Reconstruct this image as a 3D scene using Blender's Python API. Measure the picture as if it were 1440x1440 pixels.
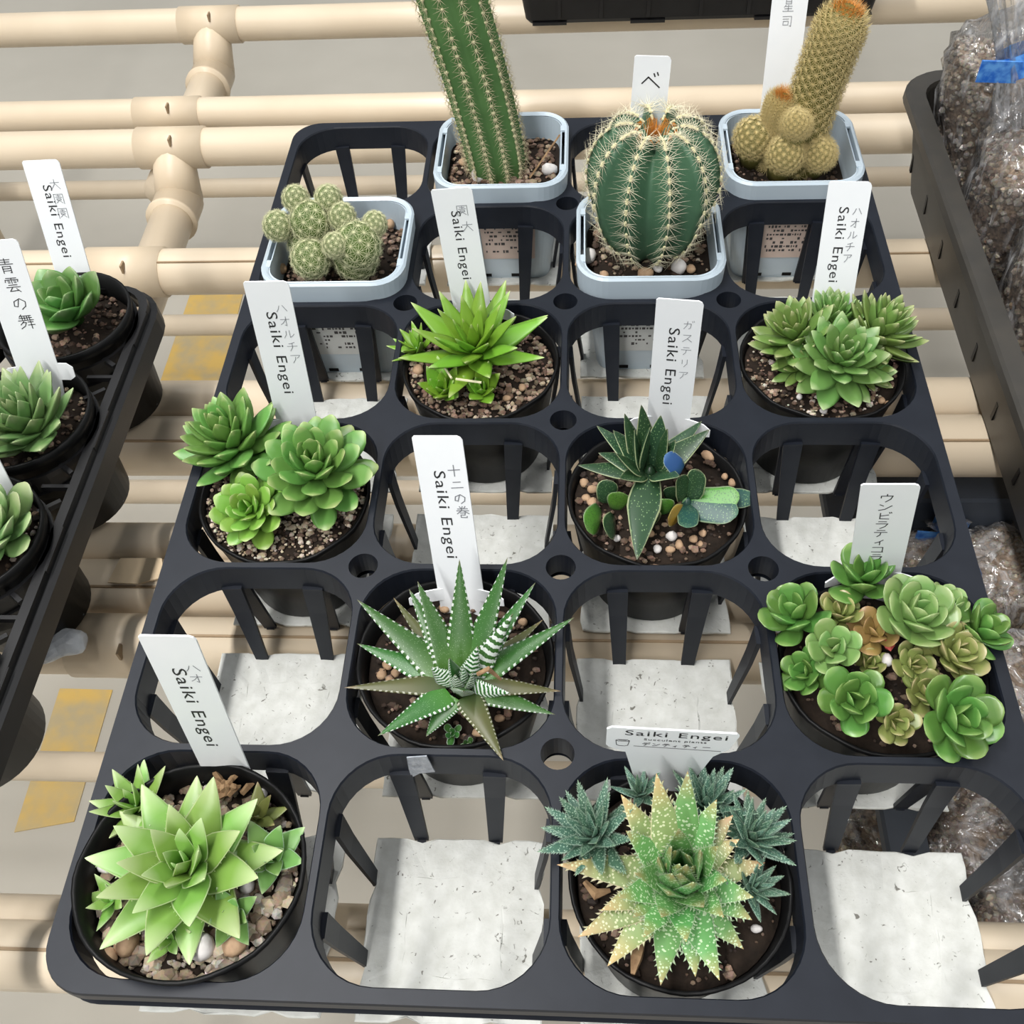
import bpy, bmesh, math, random
from mathutils import Vector, Matrix, Euler
random.seed(11)
S = bpy.context.scene
for o in list(bpy.data.objects): bpy.data.objects.remove(o)
COL = S.collection

# ------------------------------------------------------------------ camera
cam_d = bpy.data.cameras.new('camera'); cam = bpy.data.objects.new('camera', cam_d); COL.objects.link(cam)
cam.location = (0.00771948, -0.07900919, 0.35616023)
cam.rotation_euler = (0.66082119, 0.04925253, 0.04319479)
cam_d.sensor_width = 36; cam_d.lens = 36*1446.99/1440; cam_d.clip_start = .01
S.camera = cam
CM = Euler(cam.rotation_euler).to_matrix(); CL = Vector(cam.location)
# ------------------------------------------------------------------ light
S.view_settings.view_transform = 'Standard'; S.view_settings.look = 'None'
S.view_settings.gamma = 1; S.view_settings.exposure = 0.0
S.view_settings.use_curve_mapping = False
w = bpy.data.worlds.new('hall'); S.world = w; w.use_nodes = True
w.node_tree.nodes['Background'].inputs[0].default_value = (.93, .97, 1, 1)
w.node_tree.nodes['Background'].inputs[1].default_value = .40
def lamp(x, y, z, sx, sy, power, col):
    d = bpy.data.lights.new('tube_lamp', 'AREA'); d.shape = 'RECTANGLE'; d.size = sx; d.size_y = sy
    d.energy = power; d.color = col
    o = bpy.data.objects.new('tube_lamp', d); COL.objects.link(o); o.location = (x, y, z)
lamp(-.62, -.9, 2.0, .10, 4.2, 108, (1, .985, .96))
lamp(1.9, .2, 2.3, .12, 3.6, 34, (1, .98, .95))
lamp(-3.0, .6, 2.3, .12, 3.6, 40, (1, .98, .95))

# ------------------------------------------------------------------ helpers
def at(u, v, z=None, y=None):
    "point of the place seen at picture point (u,v), on the level z or the upright plane y"
    d = CM @ Vector(((u-720)/1447, (720-v)/1447, -1))
    t = (z-CL.z)/d.z if z is not None else (y-CL.y)/d.y
    return CL + t*d
def mpp(p): return (CM.transposed() @ (Vector(p)-CL)).z / -1447
def srgb(r, g, b):
    f = lambda c: (c/255/12.92) if c/255 <= .04045 else ((c/255+.055)/1.055)**2.4
    return (f(r), f(g), f(b), 1)
def obj(name, me, mat=None, parent=None, loc=None, mx=None):
    if isinstance(me, bmesh.types.BMesh):
        b = me; me = bpy.data.meshes.new(name); b.to_mesh(me); b.free()
    o = bpy.data.objects.new(name, me); COL.objects.link(o)
    if mat and me:
        if not me.materials: me.materials.append(mat)
        elif me.materials[0] is not mat: o.material_slots[0].link = 'OBJECT'; o.material_slots[0].material = mat
    if parent: o.parent = parent
    if mx is not None: o.matrix_local = mx
    elif loc is not None: o.location = loc
    return o
def tag(o, label=None, cat=None, group=None, kind=None):
    if label: o['label'] = label
    if cat: o['category'] = cat
    if group: o['group'] = group
    if kind: o['kind'] = kind
    return o
def thing(name, label, cat, loc=(0, 0, 0), group=None):
    o = bpy.data.objects.new(name, None); COL.objects.link(o); o.location = loc
    o.empty_display_size = .01
    return tag(o, label, cat, group)
def smooth(me):
    me.polygons.foreach_set('use_smooth', [True]*len(me.polygons)); return me
def mesh(name, vs, fs, sm=False):
    me = bpy.data.meshes.new(name); me.from_pydata([tuple(v) for v in vs], [], fs); me.update()
    return smooth(me) if sm else me
class MB:
    "collects vertices and faces of one mesh"
    def __init__(s): s.v = []; s.f = []; s.c = []
    def add(s, vs, fs, col=None):
        n = len(s.v); s.v += [tuple(v) for v in vs]; s.f += [tuple(i+n for i in f) for f in fs]
        if col is not None: s.c += [col]*len(vs)
    def box(s, c, h, M=None):
        vs = [Vector((c[0]+h[0]*a, c[1]+h[1]*b, c[2]+h[2]*d)) for a in (-1, 1) for b in (-1, 1) for d in (-1, 1)]
        if M is not None: vs = [M @ v for v in vs]
        s.add(vs, [(0, 1, 3, 2), (4, 6, 7, 5), (0, 4, 5, 1), (2, 3, 7, 6), (0, 2, 6, 4), (1, 5, 7, 3)])
    def strip(s, loops, closed=True, cap0=False, cap1=False):
        n = len(loops[0]); vs = [p for l in loops for p in l]; fs = []
        for i in range(len(loops)-1):
            for k in range(n if closed else n-1):
                a, b = i*n+k, i*n+(k+1) % n
                fs.append((a, b, b+n, a+n))
        if cap0: fs.append(tuple(range(n))[::-1])
        if cap1: fs.append(tuple(range((len(loops)-1)*n, len(loops)*n)))
        s.add(vs, fs)
    def tube(s, pts, rad, n=12, cap=True):
        pts = [Vector(p) for p in pts]; loops = []
        if not hasattr(rad, '__len__'): rad = [rad]*len(pts)
        ref = None
        for i, p in enumerate(pts):
            d = (pts[min(i+1, len(pts)-1)]-pts[max(i-1, 0)]).normalized()
            if ref is None: ref = d.orthogonal().normalized()
            x = (ref-d*ref.dot(d)).normalized(); ref = x; y = d.cross(x)
            loops.append([p+rad[i]*(math.cos(a)*x+math.sin(a)*y) for a in [2*math.pi*k/n for k in range(n)]])
        s.strip(loops, True, cap, cap)
    def make(s, name, sm=False):
        me = mesh(name, s.v, s.f, sm)
        if len(s.c) == len(s.v) and s.c:
            a = me.color_attributes.new('col', 'FLOAT_COLOR', 'POINT')
            a.data.foreach_set('color', [x for c in s.c for x in (c[0], c[1], c[2], 1)])
        return me
    def build(s, name, mat, parent=None, loc=None, sm=False, mx=None):
        return obj(name, s.make(name, sm), mat, parent, loc, mx)
def recalc(me):
    b = bmesh.new(); b.from_mesh(me); bmesh.ops.recalc_face_normals(b, faces=b.faces); b.to_mesh(me); b.free(); return me
def rrect(cx, cy, hx, hy, rc, z, n=5):
    out = []
    for sx, sy, a0 in ((1, 1, 0), (-1, 1, 90), (-1, -1, 180), (1, -1, 270)):
        for k in range(n+1):
            a = math.radians(a0+90*k/n)
            out.append(Vector((cx+sx*(hx-rc)+rc*math.cos(a), cy+sy*(hy-rc)+rc*math.sin(a), z)))
    return out
def circ(cx, cy, r, z, n=32, wob=None):
    return [Vector((cx+r*math.cos(a)*(1+(wob(a) if wob else 0)), cy+r*math.sin(a)*(1+(wob(a) if wob else 0)), z)) for a in [2*math.pi*k/n for k in range(n)]]

# ------------------------------------------------------------------ materials
def mat(name, col, rough=.5, spec=.5, noise=None, bump=0, scale=60, col2=None, detail=4, metal=0, sss=0):
    m = bpy.data.materials.new(name); m.use_nodes = True; nt = m.node_tree; b = nt.nodes['Principled BSDF']
    b.inputs['Base Color'].default_value = col; b.inputs['Roughness'].default_value = rough
    b.inputs['Specular IOR Level'].default_value = spec; b.inputs['Metallic'].default_value = metal
    if sss: b.inputs['Subsurface Weight'].default_value = sss; b.inputs['Subsurface Radius'].default_value = (.003, .004, .0015); b.inputs['Subsurface Scale'].default_value = .6
    if noise or bump:
        tc = nt.nodes.new('ShaderNodeTexCoord'); nz = nt.nodes.new('ShaderNodeTexNoise')
        nz.inputs['Scale'].default_value = scale; nz.inputs['Detail'].default_value = detail
        nt.links.new(tc.outputs['Object'], nz.inputs['Vector'])
        if col2:
            cr = nt.nodes.new('ShaderNodeValToRGB'); e = cr.color_ramp.elements
            e[0].position = .5-(noise or .2)/2; e[1].position = .5+(noise or .2)/2
            e[0].color = col2; e[1].color = col
            nt.links.new(nz.outputs['Fac'], cr.inputs[0]); nt.links.new(cr.outputs[0], b.inputs['Base Color'])
        if bump:
            bp = nt.nodes.new('ShaderNodeBump'); bp.inputs['Strength'].default_value = bump; bp.inputs['Distance'].default_value = .001
            nt.links.new(nz.outputs['Fac'], bp.inputs['Height']); nt.links.new(bp.outputs[0], b.inputs['Normal'])
    return m
def leaf_mat(name, base, tip, inner, rough=.38, tip_at=.8, var=.25, band=None, spots=None, edge=None, edge_w=.75, dorsal=None, sss=.12):
    """leaf colour: base to tip along the leaf (attribute lf.r), margin (lf.g), back side (lf.b)"""
    m = bpy.data.materials.new(name); m.use_nodes = True; nt = m.node_tree; N = nt.nodes; L = nt.links
    b = N['Principled BSDF']; b.inputs['Roughness'].default_value = rough
    if sss: b.inputs['Subsurface Weight'].default_value = sss; b.inputs['Subsurface Radius'].default_value = (.002, .003, .001); b.inputs['Subsurface Scale'].default_value = .5
    at_ = N.new('ShaderNodeAttribute'); at_.attribute_name = 'lf'
    sp = N.new('ShaderNodeSeparateColor'); L.new(at_.outputs['Color'], sp.inputs[0])
    cr = N.new('ShaderNodeValToRGB'); e = cr.color_ramp.elements
    e[0].position = 0; e[0].color = inner; e[1].position = 1; e[1].color = tip
    x = e.new(.35); x.color = base; x = e.new(tip_at); x.color = base
    L.new(sp.outputs[0], cr.inputs[0]); colr = cr.outputs[0]
    def mth(op, a, bv=None, cv=None):
        n = N.new('ShaderNodeMath'); n.operation = op
        for i, q in enumerate((a, bv, cv)):
            if q is None: continue
            if isinstance(q, (int, float)): n.inputs[i].default_value = q
            else: L.new(q, n.inputs[i])
        return n.outputs[0]
    def mixc(fac, c1, c2):
        n = N.new('ShaderNodeMix'); n.data_type = 'RGBA'
        L.new(fac, n.inputs['Factor'])
        if hasattr(c1, 'node'): L.new(c1, n.inputs['A'])
        else: n.inputs['A'].default_value = c1
        if hasattr(c2, 'node'): L.new(c2, n.inputs['B'])
        else: n.inputs['B'].default_value = c2
        return n.outputs['Result']
    tc = N.new('ShaderNodeTexCoord')
    if dorsal: colr = mixc(mth('MULTIPLY', sp.outputs[2], .8), colr, dorsal)
    if spots:
        vo = N.new('ShaderNodeTexVoronoi'); vo.inputs['Scale'].default_value = spots[1]
        oi0 = N.new('ShaderNodeObjectInfo'); va = N.new('ShaderNodeVectorMath'); va.operation = 'MULTIPLY_ADD'
        L.new(tc.outputs['Object'], va.inputs[0]); va.inputs[1].default_value = spots[3] if len(spots) > 3 else (1, 1, 1)
        L.new(oi0.outputs['Location'], va.inputs[2]); L.new(va.outputs[0], vo.inputs['Vector'])
        f = mth('LESS_THAN', vo.outputs['Distance'], spots[2]); colr = mixc(mth('MULTIPLY', f, .9), colr, spots[0])
    if band:
        nz = N.new('ShaderNodeTexNoise'); nz.inputs['Scale'].default_value = 9; L.new(tc.outputs['Object'], nz.inputs['Vector'])
        ph = mth('MULTIPLY_ADD', sp.outputs[0], band[1], mth('MULTIPLY', nz.outputs['Fac'], 3.0))
        g = mth('GREATER_THAN', mth('SINE', ph), band[2])
        f = mth('MULTIPLY', g, mth('GREATER_THAN', sp.outputs[2], .5))
        g2 = mth('MULTIPLY', mth('GREATER_THAN', mth('SINE', mth('MULTIPLY', ph, 1.7)), .25), mth('GREATER_THAN', sp.outputs[1], .80))
        colr = mixc(mth('MAXIMUM', f, g2), colr, band[0])
    if edge: colr = mixc(mth('GREATER_THAN', sp.outputs[1], edge_w), colr, edge)
    oi = N.new('ShaderNodeObjectInfo'); hs = N.new('ShaderNodeHueSaturation')
    L.new(mth('MULTIPLY_ADD', oi.outputs['Random'], var, .84-var/2), hs.inputs['Value']); hs.inputs['Saturation'].default_value = .98
    L.new(mth('MULTIPLY_ADD', oi.outputs['Random'], .03, .485), hs.inputs['Hue'])
    L.new(colr, hs.inputs['Color']); L.new(hs.outputs[0], b.inputs['Base Color'])
    return m
def vcol_mat(name, rough=.8, spec=.3, bump=0):
    m = bpy.data.materials.new(name); m.use_nodes = True; nt = m.node_tree; b = nt.nodes['Principled BSDF']
    b.inputs['Roughness'].default_value = rough; b.inputs['Specular IOR Level'].default_value = spec
    a = nt.nodes.new('ShaderNodeAttribute'); a.attribute_name = 'col'
    nz = nt.nodes.new('ShaderNodeTexNoise'); nz.inputs['Scale'].default_value = 700
    tc = nt.nodes.new('ShaderNodeTexCoord'); nt.links.new(tc.outputs['Object'], nz.inputs['Vector'])
    mx = nt.nodes.new('ShaderNodeMix'); mx.data_type = 'RGBA'; mx.blend_type = 'MULTIPLY'; mx.inputs['Factor'].default_value = .5
    nt.links.new(a.outputs['Color'], mx.inputs['A']); nt.links.new(nz.outputs['Color'], mx.inputs['B'])
    sc = nt.nodes.new('ShaderNodeHueSaturation'); sc.inputs['Saturation'].default_value = .9; sc.inputs['Value'].default_value = 1.25
    nt.links.new(mx.outputs['Result'], sc.inputs['Color']); nt.links.new(sc.outputs[0], b.inputs['Base Color'])
    return m
M = {}
M['tray'] = mat('tray_plastic', (.0064, .0086, .0145, 1), .46, .34, .5, .06, 90, (.0100, .0128, .0200, 1))
M['tray_old'] = mat('worn_tray_plastic', (.006, .006, .007, 1), .45, .4, .5, .08, 80, (.010, .010, .011, 1))
M['crate'] = mat('grey_crate_plastic', (.035, .042, .055, 1), .5, .4, .5, .06, 90, (.028, .034, .045, 1))
M['tray_brown'] = mat('sun_faded_tray_plastic', (.045, .040, .033, 1), .45, .5, .5, .08, 70, (.030, .028, .025, 1))
M['pot'] = mat('black_pot_plastic', (.0040, .0040, .0045, 1), .42, .16, .5, .12, 120, (.008, .008, .008, 1))
M['blue_pot'] = mat('blue_grey_pot_plastic', srgb(186, 199, 208), .35, .5, .3, 0, 20, srgb(178, 192, 203))
M['pipe'] = mat('cream_pipe_plastic', srgb(213, 198, 175), .34, .5, .6, .02, 14, srgb(201, 184, 160))
M['pipe_joint'] = mat('cream_joint_plastic', srgb(210, 193, 168), .4, .5, .5, .03, 20, srgb(198, 180, 154))
M['seam'] = mat('pipe_seam', srgb(150, 128, 100), .7)
M['label'] = mat('white_label_plastic', srgb(240, 242, 244), .35, .5, .3, 0, 30, srgb(234, 237, 240))
M['ink'] = mat('black_ink', (.02, .02, .022, 1), .6)
M['pencil'] = mat('grey_pencil', (.22, .23, .25, 1), .6)
M['soil'] = mat('dark_soil', (.030, .020, .014, 1), .95, .2, .6, .8, 260, (.012, .009, .007, 1), 8)
M['gravel'] = vcol_mat('gravel')
M['stone_white'] = mat('white_pebble', srgb(225, 222, 220), .6, .4, .6, .3, 200, srgb(190, 184, 180))
M['stone_tan'] = mat('tan_pebble', srgb(196, 166, 134), .7, .3, .6, .4, 220, srgb(150, 120, 95))
M['sticker_pink'] = mat('pink_sticker', srgb(214, 194, 182), .5, .4, .3, 0, 60, srgb(205, 184, 172))
M['sticker_white'] = mat('white_sticker', srgb(206, 208, 206), .5, .4, .3, 0, 60, srgb(196, 198, 196))
M['print'] = mat('sticker_print', (.05, .045, .045, 1), .6)
M['grain'] = mat('packed_grains', srgb(176, 152, 128), .9, .2, .45, 1, 420, srgb(104, 84, 66), 3)
M['tape'] = mat('clear_tape_scrap', srgb(170, 175, 182), .2, .6, .5, .5, 300, srgb(110, 115, 125))
M['blue_tape'] = mat('blue_tape', srgb(30, 95, 185), .3, .5, .25, 0, 220, srgb(90, 150, 215))
M['deadwood'] = mat('dry_straw', srgb(170, 140, 105), .8, .3, .5, .2, 300, srgb(120, 92, 66))
M['felt'] = None

def felt():
    m = mat('white_fibre_felt', srgb(220, 221, 217), .95, .1, .5, .9, 170, srgb(198, 199, 193), 6)
    nt = m.node_tree; b = nt.nodes['Principled BSDF']; src = b.inputs['Base Color'].links[0].from_socket
    tc = nt.nodes.new('ShaderNodeTexCoord'); oi = nt.nodes.new('ShaderNodeObjectInfo')
    add = nt.nodes.new('ShaderNodeVectorMath'); nt.links.new(tc.outputs['Object'], add.inputs[0]); nt.links.new(oi.outputs['Location'], add.inputs[1])
    nz = nt.nodes.new('ShaderNodeTexNoise'); nz.inputs['Scale'].default_value = 330; nz.inputs['Detail'].default_value = 2; nz.inputs['Distortion'].default_value = 1.2
    nt.links.new(add.outputs[0], nz.inputs['Vector'])
    cr = nt.nodes.new('ShaderNodeValToRGB'); cr.color_ramp.elements[0].position = .26; cr.color_ramp.elements[1].position = .33
    cr.color_ramp.elements[0].color = srgb(120, 116, 108); cr.color_ramp.elements[1].color = (1, 1, 1, 1)
    nt.links.new(nz.outputs['Fac'], cr.inputs[0])
    mx = nt.nodes.new('ShaderNodeMix'); mx.data_type = 'RGBA'; mx.blend_type = 'MULTIPLY'; mx.inputs['Factor'].default_value = .85
    nt.links.new(src, mx.inputs['A']); nt.links.new(cr.outputs[0], mx.inputs['B']); nt.links.new(mx.outputs['Result'], b.inputs['Base Color'])
    return m
M['felt'] = felt()
def film():
    m = bpy.data.materials.new('clear_bag_film'); m.use_nodes = True; nt = m.node_tree; N = nt.nodes; L = nt.links
    N.remove(N['Principled BSDF']); out = N['Material Output']
    tr = N.new('ShaderNodeBsdfTransparent'); tr.inputs[0].default_value = (.95, .95, .95, 1)
    gl = N.new('ShaderNodeBsdfGlossy'); gl.inputs['Roughness'].default_value = .12
    lw = N.new('ShaderNodeLayerWeight'); lw.inputs[0].default_value = .32
    tc = N.new('ShaderNodeTexCoord'); nz = N.new('ShaderNodeTexNoise'); nz.inputs['Scale'].default_value = 60; nz.inputs['Detail'].default_value = 3; nz.inputs['Distortion'].default_value = 1.5
    mp = N.new('ShaderNodeMapping'); mp.inputs['Scale'].default_value = (1, 1, .35); L.new(tc.outputs['Object'], mp.inputs[0]); L.new(mp.outputs[0], nz.inputs['Vector'])
    bp = N.new('ShaderNodeBump'); bp.inputs['Strength'].default_value = 1; bp.inputs['Distance'].default_value = .006; L.new(nz.outputs['Fac'], bp.inputs['Height'])
    L.new(bp.outputs[0], gl.inputs['Normal']); L.new(bp.outputs[0], lw.inputs['Normal'])
    mx = N.new('ShaderNodeMixShader'); ad = N.new('ShaderNodeMath'); ad.operation = 'MULTIPLY_ADD'; ad.inputs[1].default_value = .6; ad.inputs[2].default_value = .10
    L.new(lw.outputs['Fresnel'], ad.inputs[0]); L.new(ad.outputs[0], mx.inputs[0]); L.new(tr.outputs[0], mx.inputs[1]); L.new(gl.outputs[0], mx.inputs[2])
    df = N.new('ShaderNodeBsdfDiffuse'); df.inputs[0].default_value = (.9, .9, .92, 1); L.new(bp.outputs[0], df.inputs['Normal'])
    m2 = N.new('ShaderNodeMixShader'); nz2 = N.new('ShaderNodeTexNoise'); nz2.inputs['Scale'].default_value = 45; nz2.inputs['Distortion'].default_value = 2.5; L.new(mp.outputs[0], nz2.inputs['Vector'])
    cr = N.new('ShaderNodeMapRange'); cr.inputs[1].default_value = .5; cr.inputs[2].default_value = .8; cr.inputs[3].default_value = .04; cr.inputs[4].default_value = .45  # streaks of diffuse white: crinkle highlights painted into the film
    L.new(nz2.outputs['Fac'], cr.inputs[0]); L.new(cr.outputs[0], m2.inputs[0]); L.new(mx.outputs[0], m2.inputs[1]); L.new(df.outputs[0], m2.inputs[2])
    L.new(m2.outputs[0], out.inputs[0]); return m
M['film'] = film()

# ------------------------------------------------------------------ floor
def floor():
    m = mat('concrete_floor', srgb(190, 185, 174), .7, .3, .5, .1, 3.5, srgb(172, 167, 156), 10)
    o = obj('floor', mesh('floor', [(-4, -3, -.62), (4, -3, -.62), (4, 6, -.62), (-4, 6, -.62)], [(0, 1, 2, 3)]), m); tag(o, kind='structure')
    ym = mat('worn_yellow_tape', srgb(206, 172, 96), .6, .3, .28, .1, 30, srgb(178, 162, 126), 6)
    def tape(name, quad, label):
        b = MB(); lo = [Vector((x, y, -.62)) for x, y in quad]; hi = [p+Vector((0, 0, .0012)) for p in lo]
        b.strip([lo, hi], True, True, True); tag(b.build(name, ym), label, 'floor tape', 'worn yellow tape on the floor')
    z = -.6188
    q = lambda pts: [at(u, v, z).xy for u, v in pts]
    tape('floor_tape', q([(212, 575), (300, 575), (345, 400), (272, 400)]), 'worn yellow floor tape with a grey scuff behind the left tray corner')
    tape('floor_tape', q([(20, 1170), (104, 1155), (158, 970), (84, 968)]), 'yellow floor tape strip beside the front left corner of the main tray')
floor()

# ------------------------------------------------------------------ pipe bench
ZP = -.067
def bench():
    t = thing('pipe_bench', 'cream plastic pipe bench that carries the trays of plants', 'bench', (0, .4, -.62))
    def part(b, name, m, sm=True):
        me = b.make(name, sm)
        o = obj(name, me, m, t, (0, -.4, .62)); return o
    pipes = [(.800, -.081, .0140, -1, 1), (.655, -.079, .0120, -1, 1), (.6115, -.0811, .0141, -1, 1), (.466, -.0825, .0155, -1, 1),
             (.343, -.0830, .0140, -1, 1), (.3105, -.0845, .0175, -1, 1), (.237, -.0812, .0120, -1, .135), (.2095, -.0825, .0155, -1, .135),
             (.175, -.0818, .0147, -1, .135), (.0425, -.0868, .0110, -1, 1), (.0275, -.0808, .0138, -1, 1), (.95, -.081, .014, -1, 1), (1.1, -.081, .014, -1, 1)]
    for y, z, r, x0, x1 in pipes:
        b = MB(); b.tube([(x0, y, z), (x1, y, z)], r, 24)
        me = b.make('pipe', False); sm = [len(p.vertices) == 4 for p in me.polygons]; me.polygons.foreach_set('use_smooth', sm)
        obj('pipe', me, M['pipe'], t, (0, -.4, .62))
    # raised moulding seams along some pipes
    for y, z, r, x1, a in ((.466, -.0825, .0155, 1, 118), (.3105, -.0845, .0175, 1, 122), (.2095, -.0825, .0155, .135, 120), (.175, -.0818, .0147, .135, 100), (.0275, -.0808, .0138, 1, 95)):
        b = MB(); aa = math.radians(a); c = Vector((0, math.cos(aa), math.sin(aa)))*r
        b.box((x1/2-.5, y+c.y, z+c.z), ((1+x1)/2, .0006, .0006)); part(b, 'pipe_seam', M['seam'], False)
    # supporting cross pipes and saddle joints
    def cross(x0, y0, x1, y1, z, r=.0155):
        b = MB(); b.tube([(x0, y0, z), (x1, y1, z)], r, 24); part(b, 'cross_pipe', M['pipe'])
    def joint(x, y, z, r, zc, xc, dirn=-1, neck=True):
        b = MB(); b.tube([(x-.026, y, z), (x+.026, y, z)], r*1.10, 24)
        if neck:
            b.tube([(x, y, z), (x, y+dirn*.010, z-.012), (xc, y+dirn*.022, zc)], [.0135, .0165, .0180], 18)
            b.tube([(xc, y+dirn*.020, zc), (xc, y+dirn*.044, zc), (xc, y+dirn*.0445, zc), (xc, y+dirn*.048, zc)], [.0180, .0180, .0192, .0192], 24)
        part(b, 'saddle_joint', M['pipe_joint'])
        s = MB(); s.box((x+.004, y-r*.75, z+r*.88), (.0006, .003, .003)); part(s, 'joint_mark', M['seam'], False)
    zc = -.113
    cross(-.318, .79, -.318, .60, zc); cross(-.303, .60, -.298, .26, zc)
    joint(-.3165, .800, -.081, .0140, zc, -.318); joint(-.3165, .655, -.079, .0120, zc, -.318, neck=False)
    joint(-.3034, .6115, -.0811, .0141, zc, -.303); joint(-.2985, .466, -.0825, .0155, zc, -.2985, neck=False)
    joint(-.2177, .175, -.0818, .0147, zc, -.2177, neck=False)
    cross(.72, .80, .72, .02, zc); joint(.72, .8, -.081, .014, zc, .72)
    cross(-.8, 1.1, -.8, .02, zc); cross(.8, 1.1, .8, .02, zc)
    # rails under the sunken crate on the right
    for y in (.03, .22):
        b = MB(); b.tube([(.12, y, -.196), (.8, y, -.196)], .012, 16); part(b, 'pipe', M['pipe'])
    for x in (-.8, .8):
        for y in (.05, 1.05):
            b = MB(); b.tube([(x, y, zc-.01), (x, y, -.62)], .017, 20); part(b, 'bench_leg', M['pipe'])
bench()
def shelf():
    t = thing('pipe_shelf', 'thin cream pipes of the lower shelf near the floor', 'shelf', (0, .6, -.62))
    for y in (.02, .287, .603, .869, 1.155):
        b = MB(); b.tube([(-1.25, y, -.49), (1.25, y, -.49)], .0132, 18); obj('pipe', b.make('pipe', True), M['pipe'], t, (0, -.6, .62))
    for x in (-1.2, 1.2):
        b = MB(); b.tube([(x, -.02, -.515), (x, 1.5, -.515)], .014, 16); obj('cross_pipe', b.make('cross_pipe', True), M['pipe'], t, (0, -.6, .62))
        for y in (.25, 1.3):
            b = MB(); b.tube([(x, y, -.515), (x, y, -.62)], .015, 16); obj('shelf_leg', b.make('shelf_leg', True), M['pipe'], t, (0, -.6, .62))
shelf()

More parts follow.
